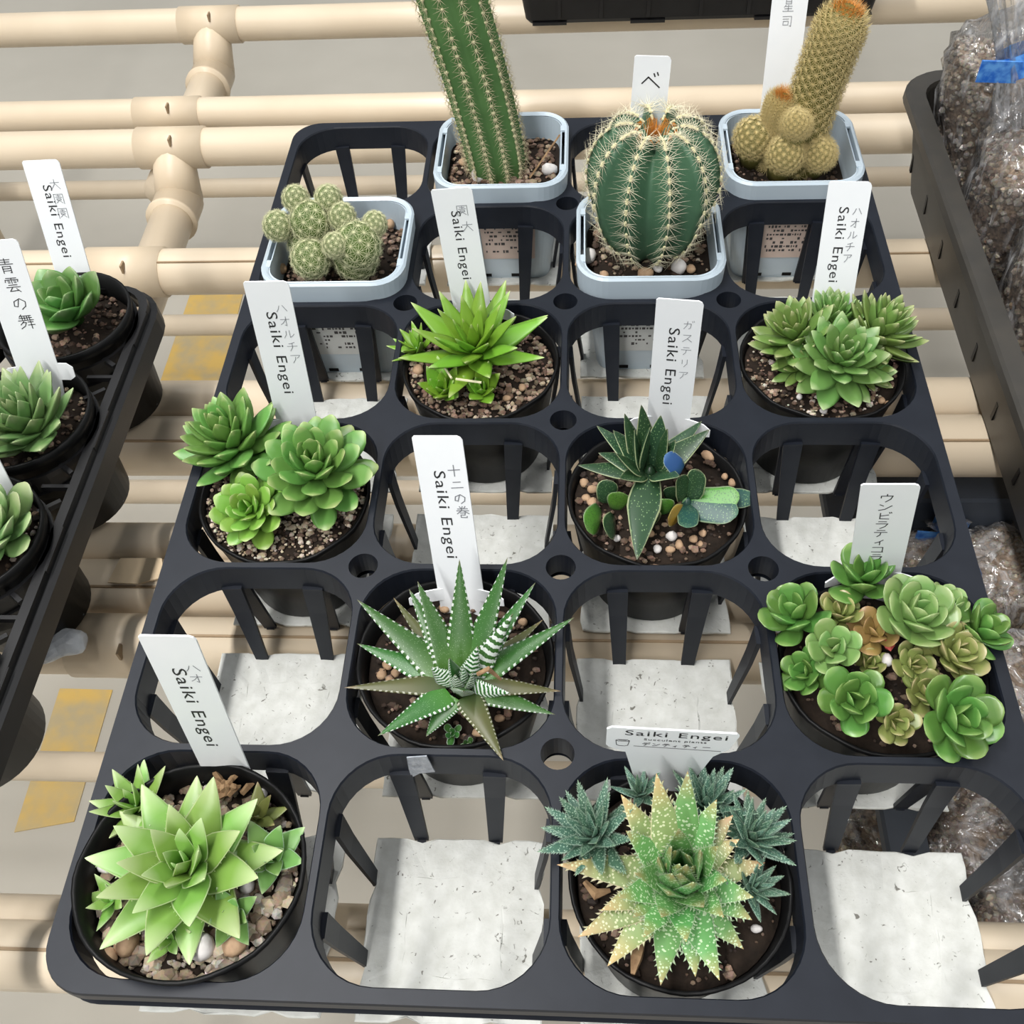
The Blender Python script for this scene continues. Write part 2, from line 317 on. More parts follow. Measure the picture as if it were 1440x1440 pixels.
# ------------------------------------------------------------------ main plant tray: 4 x 6 openings
P = .084
def cell(i, j): return Vector(((i-1.5)*P, (j+.5)*P, 0))
NODE_HOLES = {(2, 1), (1, 2), (2, 2), (3, 2), (2, 3), (1, 4), (2, 4), (3, 4), (2, 5)}
def main_tray():
    t = thing('plant_tray', 'black plastic carrying tray with twenty four open cells holding the potted succulents', 'tray', (0, .25, -.0668))
    b = MB(); h = P/2; a = .0403; R = .0235; e = .0035; rn = .0063; D = .0150; ns, na = 4, 9
    def seg(p, q, n): return [p+(q-p)*k/n for k in range(n)]
    for i in range(4):
        for j in range(6):
            c = cell(i, j); inner = []; outer = []
            for sx, sy, ni, nj in ((1, 1, 1, 1), (-1, 1, 0, 1), (-1, -1, 0, 0), (1, -1, 1, 0)):
                n_i, n_j = i+ni, j+nj
                ex = e if n_i in (0, 4) else 0; ey = e if n_j in (0, 6) else 0
                hx, hy = h+ex, h+ey
                ii = seg(Vector((a, 0)), Vector((a, a-R)), ns)+[Vector((a-R+R*math.cos(q), a-R+R*math.sin(q))) for q in [math.pi/2*k/na for k in range(na)]]+seg(Vector((a-R, a)), Vector((0, a)), ns)
                if n_i in (0, 4) and n_j in (0, 6):
                    rc = .017
                    oo = seg(Vector((hx, 0)), Vector((hx, hy-rc)), ns)+[Vector((hx-rc+rc*math.cos(q), hy-rc+rc*math.sin(q))) for q in [math.pi/2*k/na for k in range(na)]]+seg(Vector((hx-rc, hy)), Vector((0, hy)), ns)
                elif (n_i, n_j) in NODE_HOLES:
                    oo = seg(Vector((hx, 0)), Vector((hx, hy-rn)), ns)+[Vector((hx-rn*math.sin(q), hy-rn*math.cos(q))) for q in [math.pi/2*k/na for k in range(na)]]+seg(Vector((hx-rn, hy)), Vector((0, hy)), ns)
                else:
                    oo = seg(Vector((hx, 0)), Vector((hx, hy*.8)), ns)+seg(Vector((hx, hy*.8)), Vector((hx, hy)), 5)+seg(Vector((hx, hy)), Vector((hx*.8, hy)), na-5)+seg(Vector((hx*.8, hy)), Vector((0, hy)), ns)
                if sx*sy < 0:
                    # mirrored quarter has to run the other way round
                    ii = [Vector((0, a))]+ii[1:][::-1]; oo = [Vector((0, hy))]+oo[1:][::-1]
                inner += [c+Vector((sx*p.x, sy*p.y, 0)) for p in ii]; outer += [c+Vector((sx*p.x, sy*p.y, 0)) for p in oo]
            dz = lambda L, z, k=1: [Vector((c.x+(p.x-c.x)*k, c.y+(p.y-c.y)*k, z)) for p in L]
            b.strip([dz(outer, 0), dz(inner, 0, 1.012), dz(inner, -.0008), dz(inner, -D, .985), dz(inner, -D, 1.0), dz(outer, -D)])
    # tubes under the round holes
    for (i, j) in NODE_HOLES:
        x, y = (i-2)*P, j*P
        b.strip([circ(x, y, rn, 0, 24), circ(x, y, rn*.93, -.012, 24)])
    # outer skirt: lip, step, lower band
    W, H0, H1 = 2*P+e, -e, 6*P+e; cy = (H0+H1)/2; hy = (H1-H0)/2
    b.strip([rrect(0, cy, W, hy, .017, 0, 8), rrect(0, cy, W+.0004, hy+.0004, .0172, -.0012, 8), rrect(0, cy, W+.0004, hy+.0004, .0172, -.0062, 8),
             rrect(0, cy, W-.0022, hy-.0022, .0155, -.0068, 8), rrect(0, cy, W-.0026, hy-.0026, .0155, -.0135, 8), rrect(0, cy, W-.0045, hy-.0045, .0145, -.0135, 8)])
    me = recalc(b.make('frame')); obj('frame', me, M['tray'], t, (0, -.25, .0668))
    # tapering fingers, eight a cell, each with a small hook under the felt
    fm = MB(); z0, z1 = -.0140, -.0661
    pr = [(.0044, .0020, 0, z0+.0010), (.0044, .0020, 0, z0), (.0040, .0018, .0015, -.03), (.0030, .0015, .0062, z1+.003), (.0029, .0015, .0064, z1)]
    loops = [[(-w_, -th, z), (w_, -th, z), (w_, 0, z), (-w_, 0, z)] for w_, th, dy, z in pr]
    loops = [[Vector((x, y-dy, z)) for x, y, z in l] for l, (w_, th, dy, z_) in zip(loops, pr)]
    fm.strip(loops, True, True, True); fm.box((0, -.0084, z1-.0000), (.0018, .0024, .0005))
    fmesh = recalc(fm.make('finger'))
    for i in range(4):
        for j in range(6):
            c = cell(i, j)
            for k in range(4):
                for s in (-1, 1):
                    ang = k*math.pi/2
                    mx = Matrix.Translation(c+Vector((0, -.25, .0668))) @ Matrix.Rotation(ang, 4, 'Z') @ Matrix.Translation((s*.0185, .0400, 0))
                    # fingers lean towards the middle of the side as well
                    mx = mx @ Matrix.Shear('XY', 4, (0, 0)) @ Matrix.Rotation(s*.045, 4, 'Y')
                    obj('finger', fmesh, M['tray'], t, mx=mx)
    return t
main_tray()

# felt squares in the bottom of the cells
def felts():
    rowname = ['front row', 'second row', 'third row', 'fourth row', 'fifth row', 'back row']
    colname = ['leftmost column', 'second column', 'third column', 'rightmost column']
    planted = {(0, 0): 'under the wide toothed rosette pot', (2, 0): 'under the spotted aloe pot', (1, 1): 'under the zebra striped plant', (3, 1): 'under the round leaved clump',
               (0, 2): 'under the three rosette pot', (2, 2): 'under the dark tongue leaved plant', (1, 3): 'under the bright star shaped rosette', (3, 3): 'under the dense many tipped rosette',
               (0, 4): 'under the cluster cactus pot', (2, 4): 'under the ribbed ball cactus pot', (1, 5): 'under the column cactus pot', (3, 5): 'under the golden finger cactus pot'}
    for j in range(6):
        for i in range(4):
            c = cell(i, j); rnd = random.Random(i*10+j)
            dx, dy = .0008+rnd.uniform(-.0012, .0012), .0008+rnd.uniform(-.001, .001)
            hx, hy = .0355, .0345; rim = []
            if j == 0: dy -= .0034; hy = .0355
            n = 11
            pts = [(-hx+2*hx*k/n, -hy) for k in range(n)]+[(hx, -hy+2*hy*k/n) for k in range(n)]+[(hx-2*hx*k/n, hy) for k in range(n)]+[(-hx, hy-2*hy*k/n) for k in range(n)]
            for x, y in pts:
                q = 1-abs(rnd.gauss(0, .010)); px, py = x*q, y*q
                for s in (-1, 1):   # notches where the hooks of the fingers bite
                    if abs(px-s*.0175) < .0026 and abs(abs(py)-hy) < .002: py *= .95
                    if abs(py-s*.0175) < .0026 and abs(abs(px)-hx) < .002: px *= .95
                rim.append(Vector((px, py, 0)))
            b = MB(); th = .0014
            mid = [p*.55 for p in rim]
            zz = lambda L, z, f: [Vector((p.x, p.y, z+f*rnd.gauss(0, .00025))) for p in L]
            b.strip([zz(rim, 0, 0), zz(rim, th*.8, 1), zz([p*.985 for p in rim], th, 1), zz(mid, th, 1)], True, True, True)
            me = recalc(b.make('felt_square'))
            o = obj('felt_square', me, M['felt'], None, (c.x+dx, c.y+dy, -.0657)); o.rotation_euler.z = rnd.uniform(-.012, .012)
            where = planted.get((i, j), 'in the empty cell')
            tag(o, 'white fibre felt square %s, %s, %s' % (where, colname[i], rowname[j]), 'felt', 'felt squares in the bottom of the tray')
felts()

# ------------------------------------------------------------------ leaves
def leaf_mesh(name, prof='tri', thick=1, keel=.6, sag=.12, teeth=0, tooth=.05, ns=9, nc=5, twist=0, cup=.0, seed=0):
    """a unit leaf: base at the origin, tip at (0,1,0), upper face +Z, half width .5, scaled later"""
    rnd = random.Random(seed)
    def wf(t):
        if prof == 'tri': return (.62+.38*math.sin(min(t/.38, 1)*math.pi/2)) if t < .38 else max(0, (1-(t-.38)/.62))**.82
        if prof == 'ovate': return (.55+.45*math.sin(min(t/.6, 1)*math.pi/2)) if t < .6 else max(0, 1-((t-.6)/.4)**2.3)**.62
        if prof == 'round': return (.5+.5*math.sin(min(t/.6, 1)*math.pi/2)) if t < .6 else max(0, 1-((t-.6)/.4)**2.2)**.5
        if prof == 'plump': return (.62+.38*math.sin(min(t/.5, 1)*math.pi/2)) if t < .5 else max(0, 1-((t-.5)/.5)**1.9)**.85
        if prof == 'lance': return (.85+.15*t/.12) if t < .12 else max(0, 1-(t-.12)/.88)**.92
        if prof == 'aloe': return (.9+.1*t/.15) if t < .15 else max(0, 1-((t-.15)/.85)**1.35)**.95
        return (.8+.2*t/.3) if t < .3 else (1-.12*(t-.3)/.4 if t < .7 else .88*max(0, 1-((t-.7)/.3)**2)**.55)
    vs, fs, lf = [], [], []
    ts = [k/ns for k in range(ns)]+[.985 if prof in ('ovate', 'round', 'tongue') else .97]
    up = [math.cos(math.pi*k/(nc-1)) for k in range(nc)]
    for t in ts:
        wd = wf(t)*.5; th = .5*thick*(.55+.45*math.sin(min(t/.4, 1)*math.pi/2))*(max(0, 1-t**2.2)**.6 if prof != 'lance' else max(.05, 1-t)**.7)
        cz = -sag*4*t*(1-t); ox = twist*math.sin(t*math.pi)
        for x in up: vs.append((ox+wd*x, t, cz+th*(.42*(1-x*x)-cup*(1-x*x)+.0))); lf.append((t, abs(x), 0))
        for x in up[::-1][1:-1]: vs.append((ox+wd*x, t, cz-th*((1-abs(x))**keel))); lf.append((t, abs(x), 1))
    n = 2*nc-2
    for i in range(len(ts)-1):
        for k in range(n): fs.append((i*n+k, i*n+(k+1) % n, (i+1)*n+(k+1) % n, (i+1)*n+k))
    tip = len(vs); vs.append((0, 1, 0)); lf.append((1, 0, 0))
    for k in range(n): fs.append(((len(ts)-1)*n+k, (len(ts)-1)*n+(k+1) % n, tip))
    fs.append(tuple(range(n))[::-1])
    if teeth:
        for s in (-1, 1):
            for k in range(teeth):
                t = .12+.82*(k+rnd.random()*.5)/teeth; wd = wf(t)*.5*s*.97; cz = -sag*4*t*(1-t); q = tooth*(1.1-.5*t); i0 = len(vs)
                vs += [(wd, t-q*.35, cz), (wd, t+q*.25, cz), (wd*.93, t, cz+q*.3), (wd+s*q*1.0, t+q*.45, cz+q*.05)]
                lf += [(t, .97, 0)]*3+[(t, 1, 0)]
                fs += [(i0, i0+1, i0+3), (i0+1, i0+2, i0+3), (i0+2, i0, i0+3)]
    me = mesh(name, vs, fs, True)
    a = me.color_attributes.new('lf', 'FLOAT_COLOR', 'POINT'); a.data.foreach_set('color', [x for c in lf for x in (*c, 1)])
    return me
def frame_mx(origin, ydir, zhint, sx, sy, sz):
    y = Vector(ydir).normalized(); z = Vector(zhint); z = z-y*z.dot(y)
    if z.length < 1e-5: z = y.orthogonal()
    z.normalize(); x = y.cross(z)
    m = Matrix((x, y, z)).transposed().to_4x4(); m.translation = origin
    return m @ Matrix.Diagonal((sx, sy, sz, 1))
def core_mesh(r, hgt):
    b = MB(); b.strip([circ(0, 0, r, -hgt, 10), circ(0, 0, r*.9, 0, 10), circ(0, 0, r*.3, hgt*.5, 10)], True, True, True); return b.make('rosette', True)
def rosette(root, u, v, z, rpx, n, meshes, mt, wr=.42, tr=.2, el=(84, 8), axis=(0, 0, 1), inner=.4, grow=1.0, seed=0, phase=None, name='rosette', hfac=.12, jit=6):
    "a ring of leaves round the point seen at (u,v) on level z; rpx is its reach in picture units"
    rnd = random.Random(seed+int(u)); p = at(u, v, z); L = rpx*mpp(p)
    ax = Vector(axis).normalized(); q = Vector((0, 0, 1)).rotation_difference(ax).to_matrix().to_4x4()
    r = obj(name, core_mesh(L*.16, L*.28), mt, root, mx=Matrix.Translation(p-root.location) @ q)
    ph = rnd.random()*6 if phase is None else phase
    for k in range(n):
        f = k/max(1, n-1); az = ph+k*2.39996
        e = math.radians(el[0]+(el[1]-el[0])*f**.8+rnd.uniform(-jit, jit)); s = L*(inner+(1-inner)*min(1, f*1.5)**.7)*rnd.uniform(.9, 1.08)*grow
        hz = L*hfac*(1-f)*1.2-L*.03; ro = L*(.02+.09*f)
        mx = Matrix.Rotation(az, 4, 'Z') @ Matrix.Translation((0, ro, hz)) @ Matrix.Rotation(e, 4, 'X') @ Matrix.Rotation(rnd.uniform(-.15, .15), 4, 'Y') @ Matrix.Diagonal((s*wr, s, s*tr, 1))
        obj('leaf', rnd.choice(meshes), mt, r, mx=mx)
    return r
def leaf_to(root, base, tip, width, thick, me, mt, zh=(0, 0, 1), name='leaf'):
    d = tip-base; L = d.length
    return obj(name, me, mt, root, mx=frame_mx(base-root.location, d, zh, width, L, thick))

# ------------------------------------------------------------------ gravel, stones, spines
ICO = None
def ico():
    b = bmesh.new(); bmesh.ops.create_icosphere(b, subdivisions=1, radius=1)
    r = ([v.co.copy() for v in b.verts], [tuple(v.index for v in f.verts) for f in b.faces]); b.free(); return r
ICO = ico()
def rock(b, p, s, rnd, col=None, flat=.75):
    R = Euler((rnd.random()*6, rnd.random()*6, rnd.random()*6)).to_matrix(); sc = Vector((rnd.uniform(.75, 1.25), rnd.uniform(.7, 1.1), flat*rnd.uniform(.8, 1.1)))
    vs = []
    for v in ICO[0]:
        q = R @ v; q = Vector((q.x*sc.x, q.y*sc.y, q.z*sc.z))*s*rnd.uniform(.82, 1.12); vs.append(Vector(p)+q)
    b.add(vs, ICO[1], col)
def gravel(root, cx, cy, z, r, n, size, cols, seed, square=None, name='gravel', dome=0):
    rnd = random.Random(seed); b = MB()
    for k in range(n):
        if square: x, y = rnd.uniform(-square, square), rnd.uniform(-square, square)
        else:
            rr = r*math.sqrt(rnd.random()); a = rnd.random()*6.283; x, y = rr*math.cos(a), rr*math.sin(a)
        s = size[0]+(size[1]-size[0])*rnd.random()**2.5
        c = rnd.choice(cols); q = rnd.uniform(.7, 1.25); c = (c[0]*q, c[1]*q, c[2]*q)
        rock(b, Vector((cx+x, cy+y, z+.0011+s*.25+dome*(1-(x*x+y*y)/(r*r+1e-9))))-root.location, s, rnd, c)
    o = b.build(name, M['gravel'], root); tag(o, kind='stuff'); return o
def stone(root, u, v, z, px, m, seed, name='stone'):
    p = at(u, v, z); b = MB(); rnd = random.Random(seed); s = px*.5*mpp(p)
    bb = bmesh.new(); bmesh.ops.create_icosphere(bb, subdivisions=2, radius=1)
    sc = (rnd.uniform(.9, 1.15)*s, rnd.uniform(.85, 1.05)*s, .85*s)
    for w_ in bb.verts: w_.co = Vector((w_.co.x*sc[0], w_.co.y*sc[1], w_.co.z*sc[2]))*(1+.10*math.sin(3*w_.co.x+seed)+.08*math.sin(4*w_.co.y+2*seed))
    me = bpy.data.meshes.new(name); bb.to_mesh(me); bb.free(); smooth(me)
    return obj(name, me, m, root, p-root.location)
def spines(root, lst, m, name='spines', w=.00022):
    b = MB()
    for p, d, L in lst:
        d = Vector(d).normalized(); x = d.orthogonal().normalized(); y = d.cross(x); p = Vector(p)
        ring = [p+w*(math.cos(a)*x+math.sin(a)*y) for a in (0, 2.094, 4.189)]
        b.add(ring+[p+d*L], [(0, 1, 3), (1, 2, 3), (2, 0, 3)])
    o = b.build(name, m, root); tag(o, kind='stuff'); return o
C_DARK = [(.05, .03, .02), (.09, .055, .035), (.14, .09, .06), (.03, .02, .015)]
C_TAN = [(.42, .33, .22), (.30, .22, .14), (.52, .43, .32), (.20, .14, .09), (.36, .29, .2)]
C_BRN = [(.17, .10, .065), (.24, .15, .10), (.11, .065, .04), (.30, .2, .14)]
C_PALE = [(.55, .47, .36), (.40, .32, .22), (.62, .55, .45), (.15, .1, .06)]
GREY = [(.45, .40, .34), (.33, .28, .22), (.55, .5, .45), (.22, .17, .13), (.38, .31, .24)]

# ------------------------------------------------------------------ pots
def round_pot(root, cx, cy, rt=.0365, rb=.0268, zr=-.004, zb=-.0643, soil_z=-.010, wob=.012, tilt=(0, 0), seed=1, soil=True):
    rnd = random.Random(seed); ph = [rnd.random()*6 for _ in range(3)]; n = 48
    wb = lambda a: wob*(math.sin(2*a+ph[0])+.5*math.sin(3*a+ph[1]))
    o = Vector((cx, cy, 0))-root.location
    def ring(r, z, k=1):
        L = circ(o.x, o.y, r, z, n, lambda a: wb(a)*k)
        return [Vector((p.x, p.y, p.z-root.location.z+k*(tilt[0]*(p.x-o.x)+tilt[1]*(p.y-o.y))+k*.0006*math.sin(5*i+ph[2]))) for i, p in enumerate(L)]
    b = MB(); f = lambda s: rb+(rt-rb)*s; zz = lambda s: zb+(zr-zb)*s
    b.strip([ring(rb-.004, zb+.003, 0), ring(rb-.003, zb, 0), ring(f(.02), zz(.02), 0), ring(f(.5), zz(.5), .3), ring(f(.93), zz(.93), .9), ring(f(.95)+.0008, zz(.95), 1), ring(rt+.0008, zr, 1), ring(rt, zr+.0004, 1), ring(rt-.0008, zr, 1),
             ring(f(.9)-.001, zz(.9), .9), ring(f(.55)-.001, zz(.55), .4)], True, True, False)
    obj('pot', recalc(b.make('pot', True)), M['pot'], root)
    if soil:
        s = (soil_z-zb)/(zr-zb); rs = f(min(1, s))-.0012
        L = [ring(rs*1.0, soil_z-.004, .8)]+[[p+Vector((0, 0, rnd.gauss(0, .0005))) for p in ring(rs*q, soil_z+.0012*(1-q), .8)] for q in (.995, .8, .55, .3, .08)]
        b = MB(); b.strip(L, True, True, True); obj('soil', b.make('soil', True), M['soil'], root)
def square_pot(root, cx, cy, sticker='pink', soil_z=-.006, zt=.0105, zb=-.0643):
    o = Vector((cx, cy, 0))-root.location; z0 = -root.location.z; hx = .0385
    rr = lambda h_, rc, z: rrect(o.x, o.y, h_, h_, rc, z+z0, 8)
    def bulge(L, k):   # side walls of the rim swell out to leave a long slot
        out = []
        for p in L:
            dx, dy = p.x-o.x, p.y-o.y; q = max(0, 1-(dy/.026)**2) if abs(dy) < .026 else 0
            out.append(Vector((p.x+(k*q if dx > .02 else -k*q if dx < -.02 else 0), p.y, p.z)))
        return out
    b = MB()
    # body and inner wall
    b.strip([rr(.0262, .008, zb+.002), rr(.0268, .008, zb), rr(.0274, .009, zb+.002), rr(.0345, .0125, -.004), rr(.0350, .013, zt-.0016), rr(.0342, .0125, zt-.0012), rr(.0335, .012, -.004), rr(.030, .010, -.03)], True, True, False)
    # rim: front and back rolled over, sides split from the wall by a slot
    outer_t = bulge(rr(hx-.0012, .0155, zt), .0018); outer_o = bulge(rr(hx, .0162, zt-.0012), .0018); outer_l = bulge(rr(hx-.0004, .016, -.0045), .0006); mid = bulge(rr(hx-.0024, .0148, zt-.0005), .0019); inner = rr(.0350, .013, zt-.0012)
    low = rr(.0346, .0126, -.0045); midl = bulge(rr(hx-.0022, .0148, -.002), .0008)
    b.strip([mid, outer_t, outer_o, outer_l, low]); b.strip([mid, midl])
    n = len(mid); fs = []
    for k in range(n):
        y_ = (mid[k].y+mid[(k+1) % n].y)/2-o.y; long_side = abs(mid[k].y-mid[(k+1) % n].y) > .02
        if not long_side: fs.append((k, (k+1) % n, n+(k+1) % n, n+k))
    # long side edges are refined: bridge only their ends
    b.add(mid+inner, fs)
    for sx in (-1, 1):
        for s0, s1 in ((-.0228, -.017), (.0175, .0228)):
            b.box((o.x+sx*.0360, o.y+(s0+s1)/2, zt-.0012+z0), (.0019, (s1-s0)/2, .0006))
    obj('pot', recalc(b.make('pot')), M['blue_pot'], root)
    bb = MB(); bb.strip([rr(.0330, .0118, soil_z-.003), rr(.0331, .0118, soil_z), rr(.02, .007, soil_z+.0008), rr(.004, .002, soil_z+.001)], True, True, True)
    obj('soil', bb.make('soil'), M['soil'], root)
    # price sticker on the front wall
    fy = lambda z: -(.0274+(.0345-.0274)*(z-zb)/(-.004-zb))-.0004
    sm = M['sticker_pink' if sticker == 'pink' else 'sticker_white']
    x0, x1 = (-.014, .020) if sticker == 'pink' else (-.020, .012)
    s = MB(); za, zb_ = -.0052, -.047
    s.add([(o.x+x0, o.y+fy(za), za+z0), (o.x+x1, o.y+fy(za), za+z0), (o.x+x1*.92, o.y+fy(zb_), zb_+z0), (o.x+x0*.92, o.y+fy(zb_), zb_+z0),
           (o.x+x0, o.y+fy(za)+.0003, za+z0), (o.x+x1, o.y+fy(za)+.0003, za+z0), (o.x+x1*.92, o.y+fy(zb_)+.0003, zb_+z0), (o.x+x0*.92, o.y+fy(zb_)+.0003, zb_+z0)],
          [(0, 3, 2, 1), (4, 5, 6, 7), (0, 1, 5, 4), (2, 3, 7, 6), (1, 2, 6, 5), (3, 0, 4, 7)])
    st = s.build('sticker', sm, root)
    k = MB(); rnd = random.Random(int(cx*1000)+5)
    for row in range(12):
        z = za-.0016-row*.0031; x = x0+.003
        while x < x1-.004:
            l = rnd.uniform(.0006, .0022)
            if rnd.random() < (.75 if 2 < row < 8 or row == 0 else .45): k.box((o.x+x+l/2, o.y+fy(z)-.00012, z+z0), (l/2, .00008, rnd.uniform(.0004, .0010)))
            x += l+.0007
    k.build('print', M['print'], st)
    for sx in (.006, -.012):   # drain notches at the foot
        d = MB(); d.box((o.x+sx, o.y-.0271, zb+.003+z0), (.0028, .0006, .0012)); d.build('drain_hole', M['pot'], root)

# ------------------------------------------------------------------ leaf kinds
LM = {}
LM['tri'] = [leaf_mesh('leaf', 'tri', 1, .75, .10, teeth=7, tooth=.028, seed=k, twist=.04*(k-1)) for k in range(3)]
LM['trilong'] = [leaf_mesh('leaf', 'tri', 1, .75, .05, teeth=8, tooth=.02, seed=k, twist=.03*(k-1)) for k in range(3)]
LM['ovate'] = [leaf_mesh('leaf', 'ovate', 1, .8, s) for s in (.10, .04, .14)]
LM['pointed'] = [leaf_mesh('leaf', 'plump', 1, .8, s) for s in (.10, .05, .13)]
LM['round'] = [leaf_mesh('leaf', 'round', 1, .8, s) for s in (.12, .06, .16)]
LM['lance'] = [leaf_mesh('leaf', 'lance', 1, .7, s, teeth=15, tooth=.018, ns=12, seed=i) for i, s in enumerate((.06, .10, -.05))]
LM['tongue'] = [leaf_mesh('leaf', 'tongue', 1, .7, s, ns=10, seed=i, twist=tw) for i, (s, tw) in enumerate(((.05, .05), (.12, -.06), (-.10, .03)))]
LM['aloe'] = [leaf_mesh('leaf', 'aloe', 1, .7, s, teeth=11, tooth=.10, ns=9, seed=i, twist=tw) for i, (s, tw) in enumerate(((.06, .03), (-.05, -.04), (.10, .0)))]
LM['hairy'] = [leaf_mesh('leaf', 'aloe', 1, .7, s, teeth=18, tooth=.13, ns=8, seed=9+i) for i, s in enumerate((.08, -.04, .12))]
G = {}
G['front'] = leaf_mat('front_leaf', srgb(124, 168, 72), srgb(196, 216, 158), srgb(92, 140, 48), tip_at=.6, edge=srgb(188, 210, 148), edge_w=.93)
G['frontdark'] = leaf_mat('front_offset_leaf', srgb(112, 154, 78), srgb(174, 194, 140), srgb(76, 122, 52), edge=srgb(160, 190, 150), edge_w=.9)
G['olive'] = leaf_mat('olive_leaf', srgb(120, 128, 66), srgb(168, 150, 110), srgb(90, 100, 50))
G['trio'] = leaf_mat('trio_leaf', srgb(104, 152, 70), srgb(168, 186, 120), srgb(72, 120, 46), tip_at=.86)
G['trioyel'] = leaf_mat('trio_young_leaf', srgb(126, 172, 66), srgb(180, 198, 130), srgb(90, 140, 44), tip_at=.86)
G['dense'] = leaf_mat('dense_leaf', srgb(104, 144, 72), srgb(172, 190, 136), srgb(66, 106, 48), tip_at=.82)
G['denseyel'] = leaf_mat('dense_outer_leaf', srgb(112, 142, 68), srgb(182, 186, 134), srgb(78, 108, 44), tip_at=.82)
G['star'] = leaf_mat('star_leaf', srgb(118, 166, 44), srgb(188, 204, 138), srgb(84, 132, 28), tip_at=.84)
G['ubi'] = leaf_mat('round_leaf', srgb(90, 136, 60), srgb(134, 168, 92), srgb(58, 100, 44), tip_at=.8, rough=.3)
G['ubilight'] = leaf_mat('pale_round_leaf', srgb(122, 160, 88), srgb(164, 184, 124), srgb(90, 126, 62), tip_at=.8, rough=.3)
G['ubiyel'] = leaf_mat('yellow_round_leaf', srgb(136, 146, 80), srgb(184, 172, 124), srgb(98, 110, 54), tip_at=.78, rough=.32)
G['ubired'] = leaf_mat('bronze_round_leaf', srgb(160, 134, 78), srgb(186, 150, 104), srgb(120, 100, 56), tip_at=.75, rough=.32)
G['zebra'] = leaf_mat('zebra_leaf', srgb(50, 102, 38), srgb(110, 104, 78), srgb(72, 124, 44), tip_at=.92, band=(srgb(222, 230, 222), 62, .05), spots=(srgb(150, 180, 140), 16, .16, (1, 4, 1)))
G['zebrabr'] = leaf_mat('zebra_dry_leaf', srgb(86, 88, 48), srgb(140, 118, 88), srgb(60, 80, 40), tip_at=.85, band=(srgb(190, 190, 170), 62, .6))
G['gast'] = leaf_mat('tongue_leaf', srgb(42, 74, 46), srgb(110, 112, 86), srgb(34, 62, 38), tip_at=.93, spots=(srgb(126, 156, 108), 12, .22, (1, 2.0, 1)), edge=srgb(160, 172, 130), edge_w=.9)
G['gastlime'] = leaf_mat('lime_tongue_leaf', srgb(86, 146, 52), srgb(110, 150, 80), srgb(56, 100, 48), spots=(srgb(60, 104, 44), 11, .34, (1, 2.4, 1)), edge=srgb(136, 160, 118), edge_w=.9)
G['gastteal'] = leaf_mat('teal_tongue_leaf', srgb(38, 84, 78), srgb(70, 110, 90), srgb(36, 70, 60), spots=(srgb(120, 160, 112), 11, .26, (1, 2.4, 1)), edge=srgb(136, 160, 130), edge_w=.9)
G['gastyel'] = leaf_mat('yellow_tongue_leaf', srgb(180, 140, 50), srgb(150, 120, 60), srgb(110, 110, 50), edge=srgb(160, 150, 90), edge_w=.9)
G['bluetip'] = leaf_mat('blue_painted_leaf', srgb(44, 88, 142), srgb(64, 110, 160), srgb(40, 84, 110), edge=srgb(150, 170, 170), edge_w=.92)
G['aloe'] = leaf_mat('aloe_leaf', srgb(98, 158, 84), srgb(176, 158, 106), srgb(84, 164, 84), tip_at=.68, spots=(srgb(196, 222, 178), 9, .34, (1, 3.4, 1)), edge=srgb(178, 204, 160), edge_w=.95, rough=.5)
G['aloebr'] = leaf_mat('aloe_tan_leaf', srgb(134, 152, 92), srgb(196, 158, 112), srgb(96, 150, 80), tip_at=.6, spots=(srgb(206, 210, 168), 9, .34, (1, 3.4, 1)), edge=srgb(196, 190, 150), edge_w=.95, rough=.5)
G['aloedark'] = leaf_mat('aloe_offset_leaf', srgb(70, 108, 88), srgb(120, 146, 116), srgb(56, 90, 72), tip_at=.8, spots=(srgb(164, 192, 168), 8, .34, (1, 3.0, 1)), edge=srgb(150, 180, 156), edge_w=.93, rough=.55)
G['left'] = leaf_mat('left_leaf', srgb(86, 134, 62), srgb(150, 176, 120), srgb(60, 104, 42), tip_at=.8)
G['left2'] = leaf_mat('left_grey_leaf', srgb(112, 146, 86), srgb(176, 190, 140), srgb(78, 116, 52), tip_at=.75)

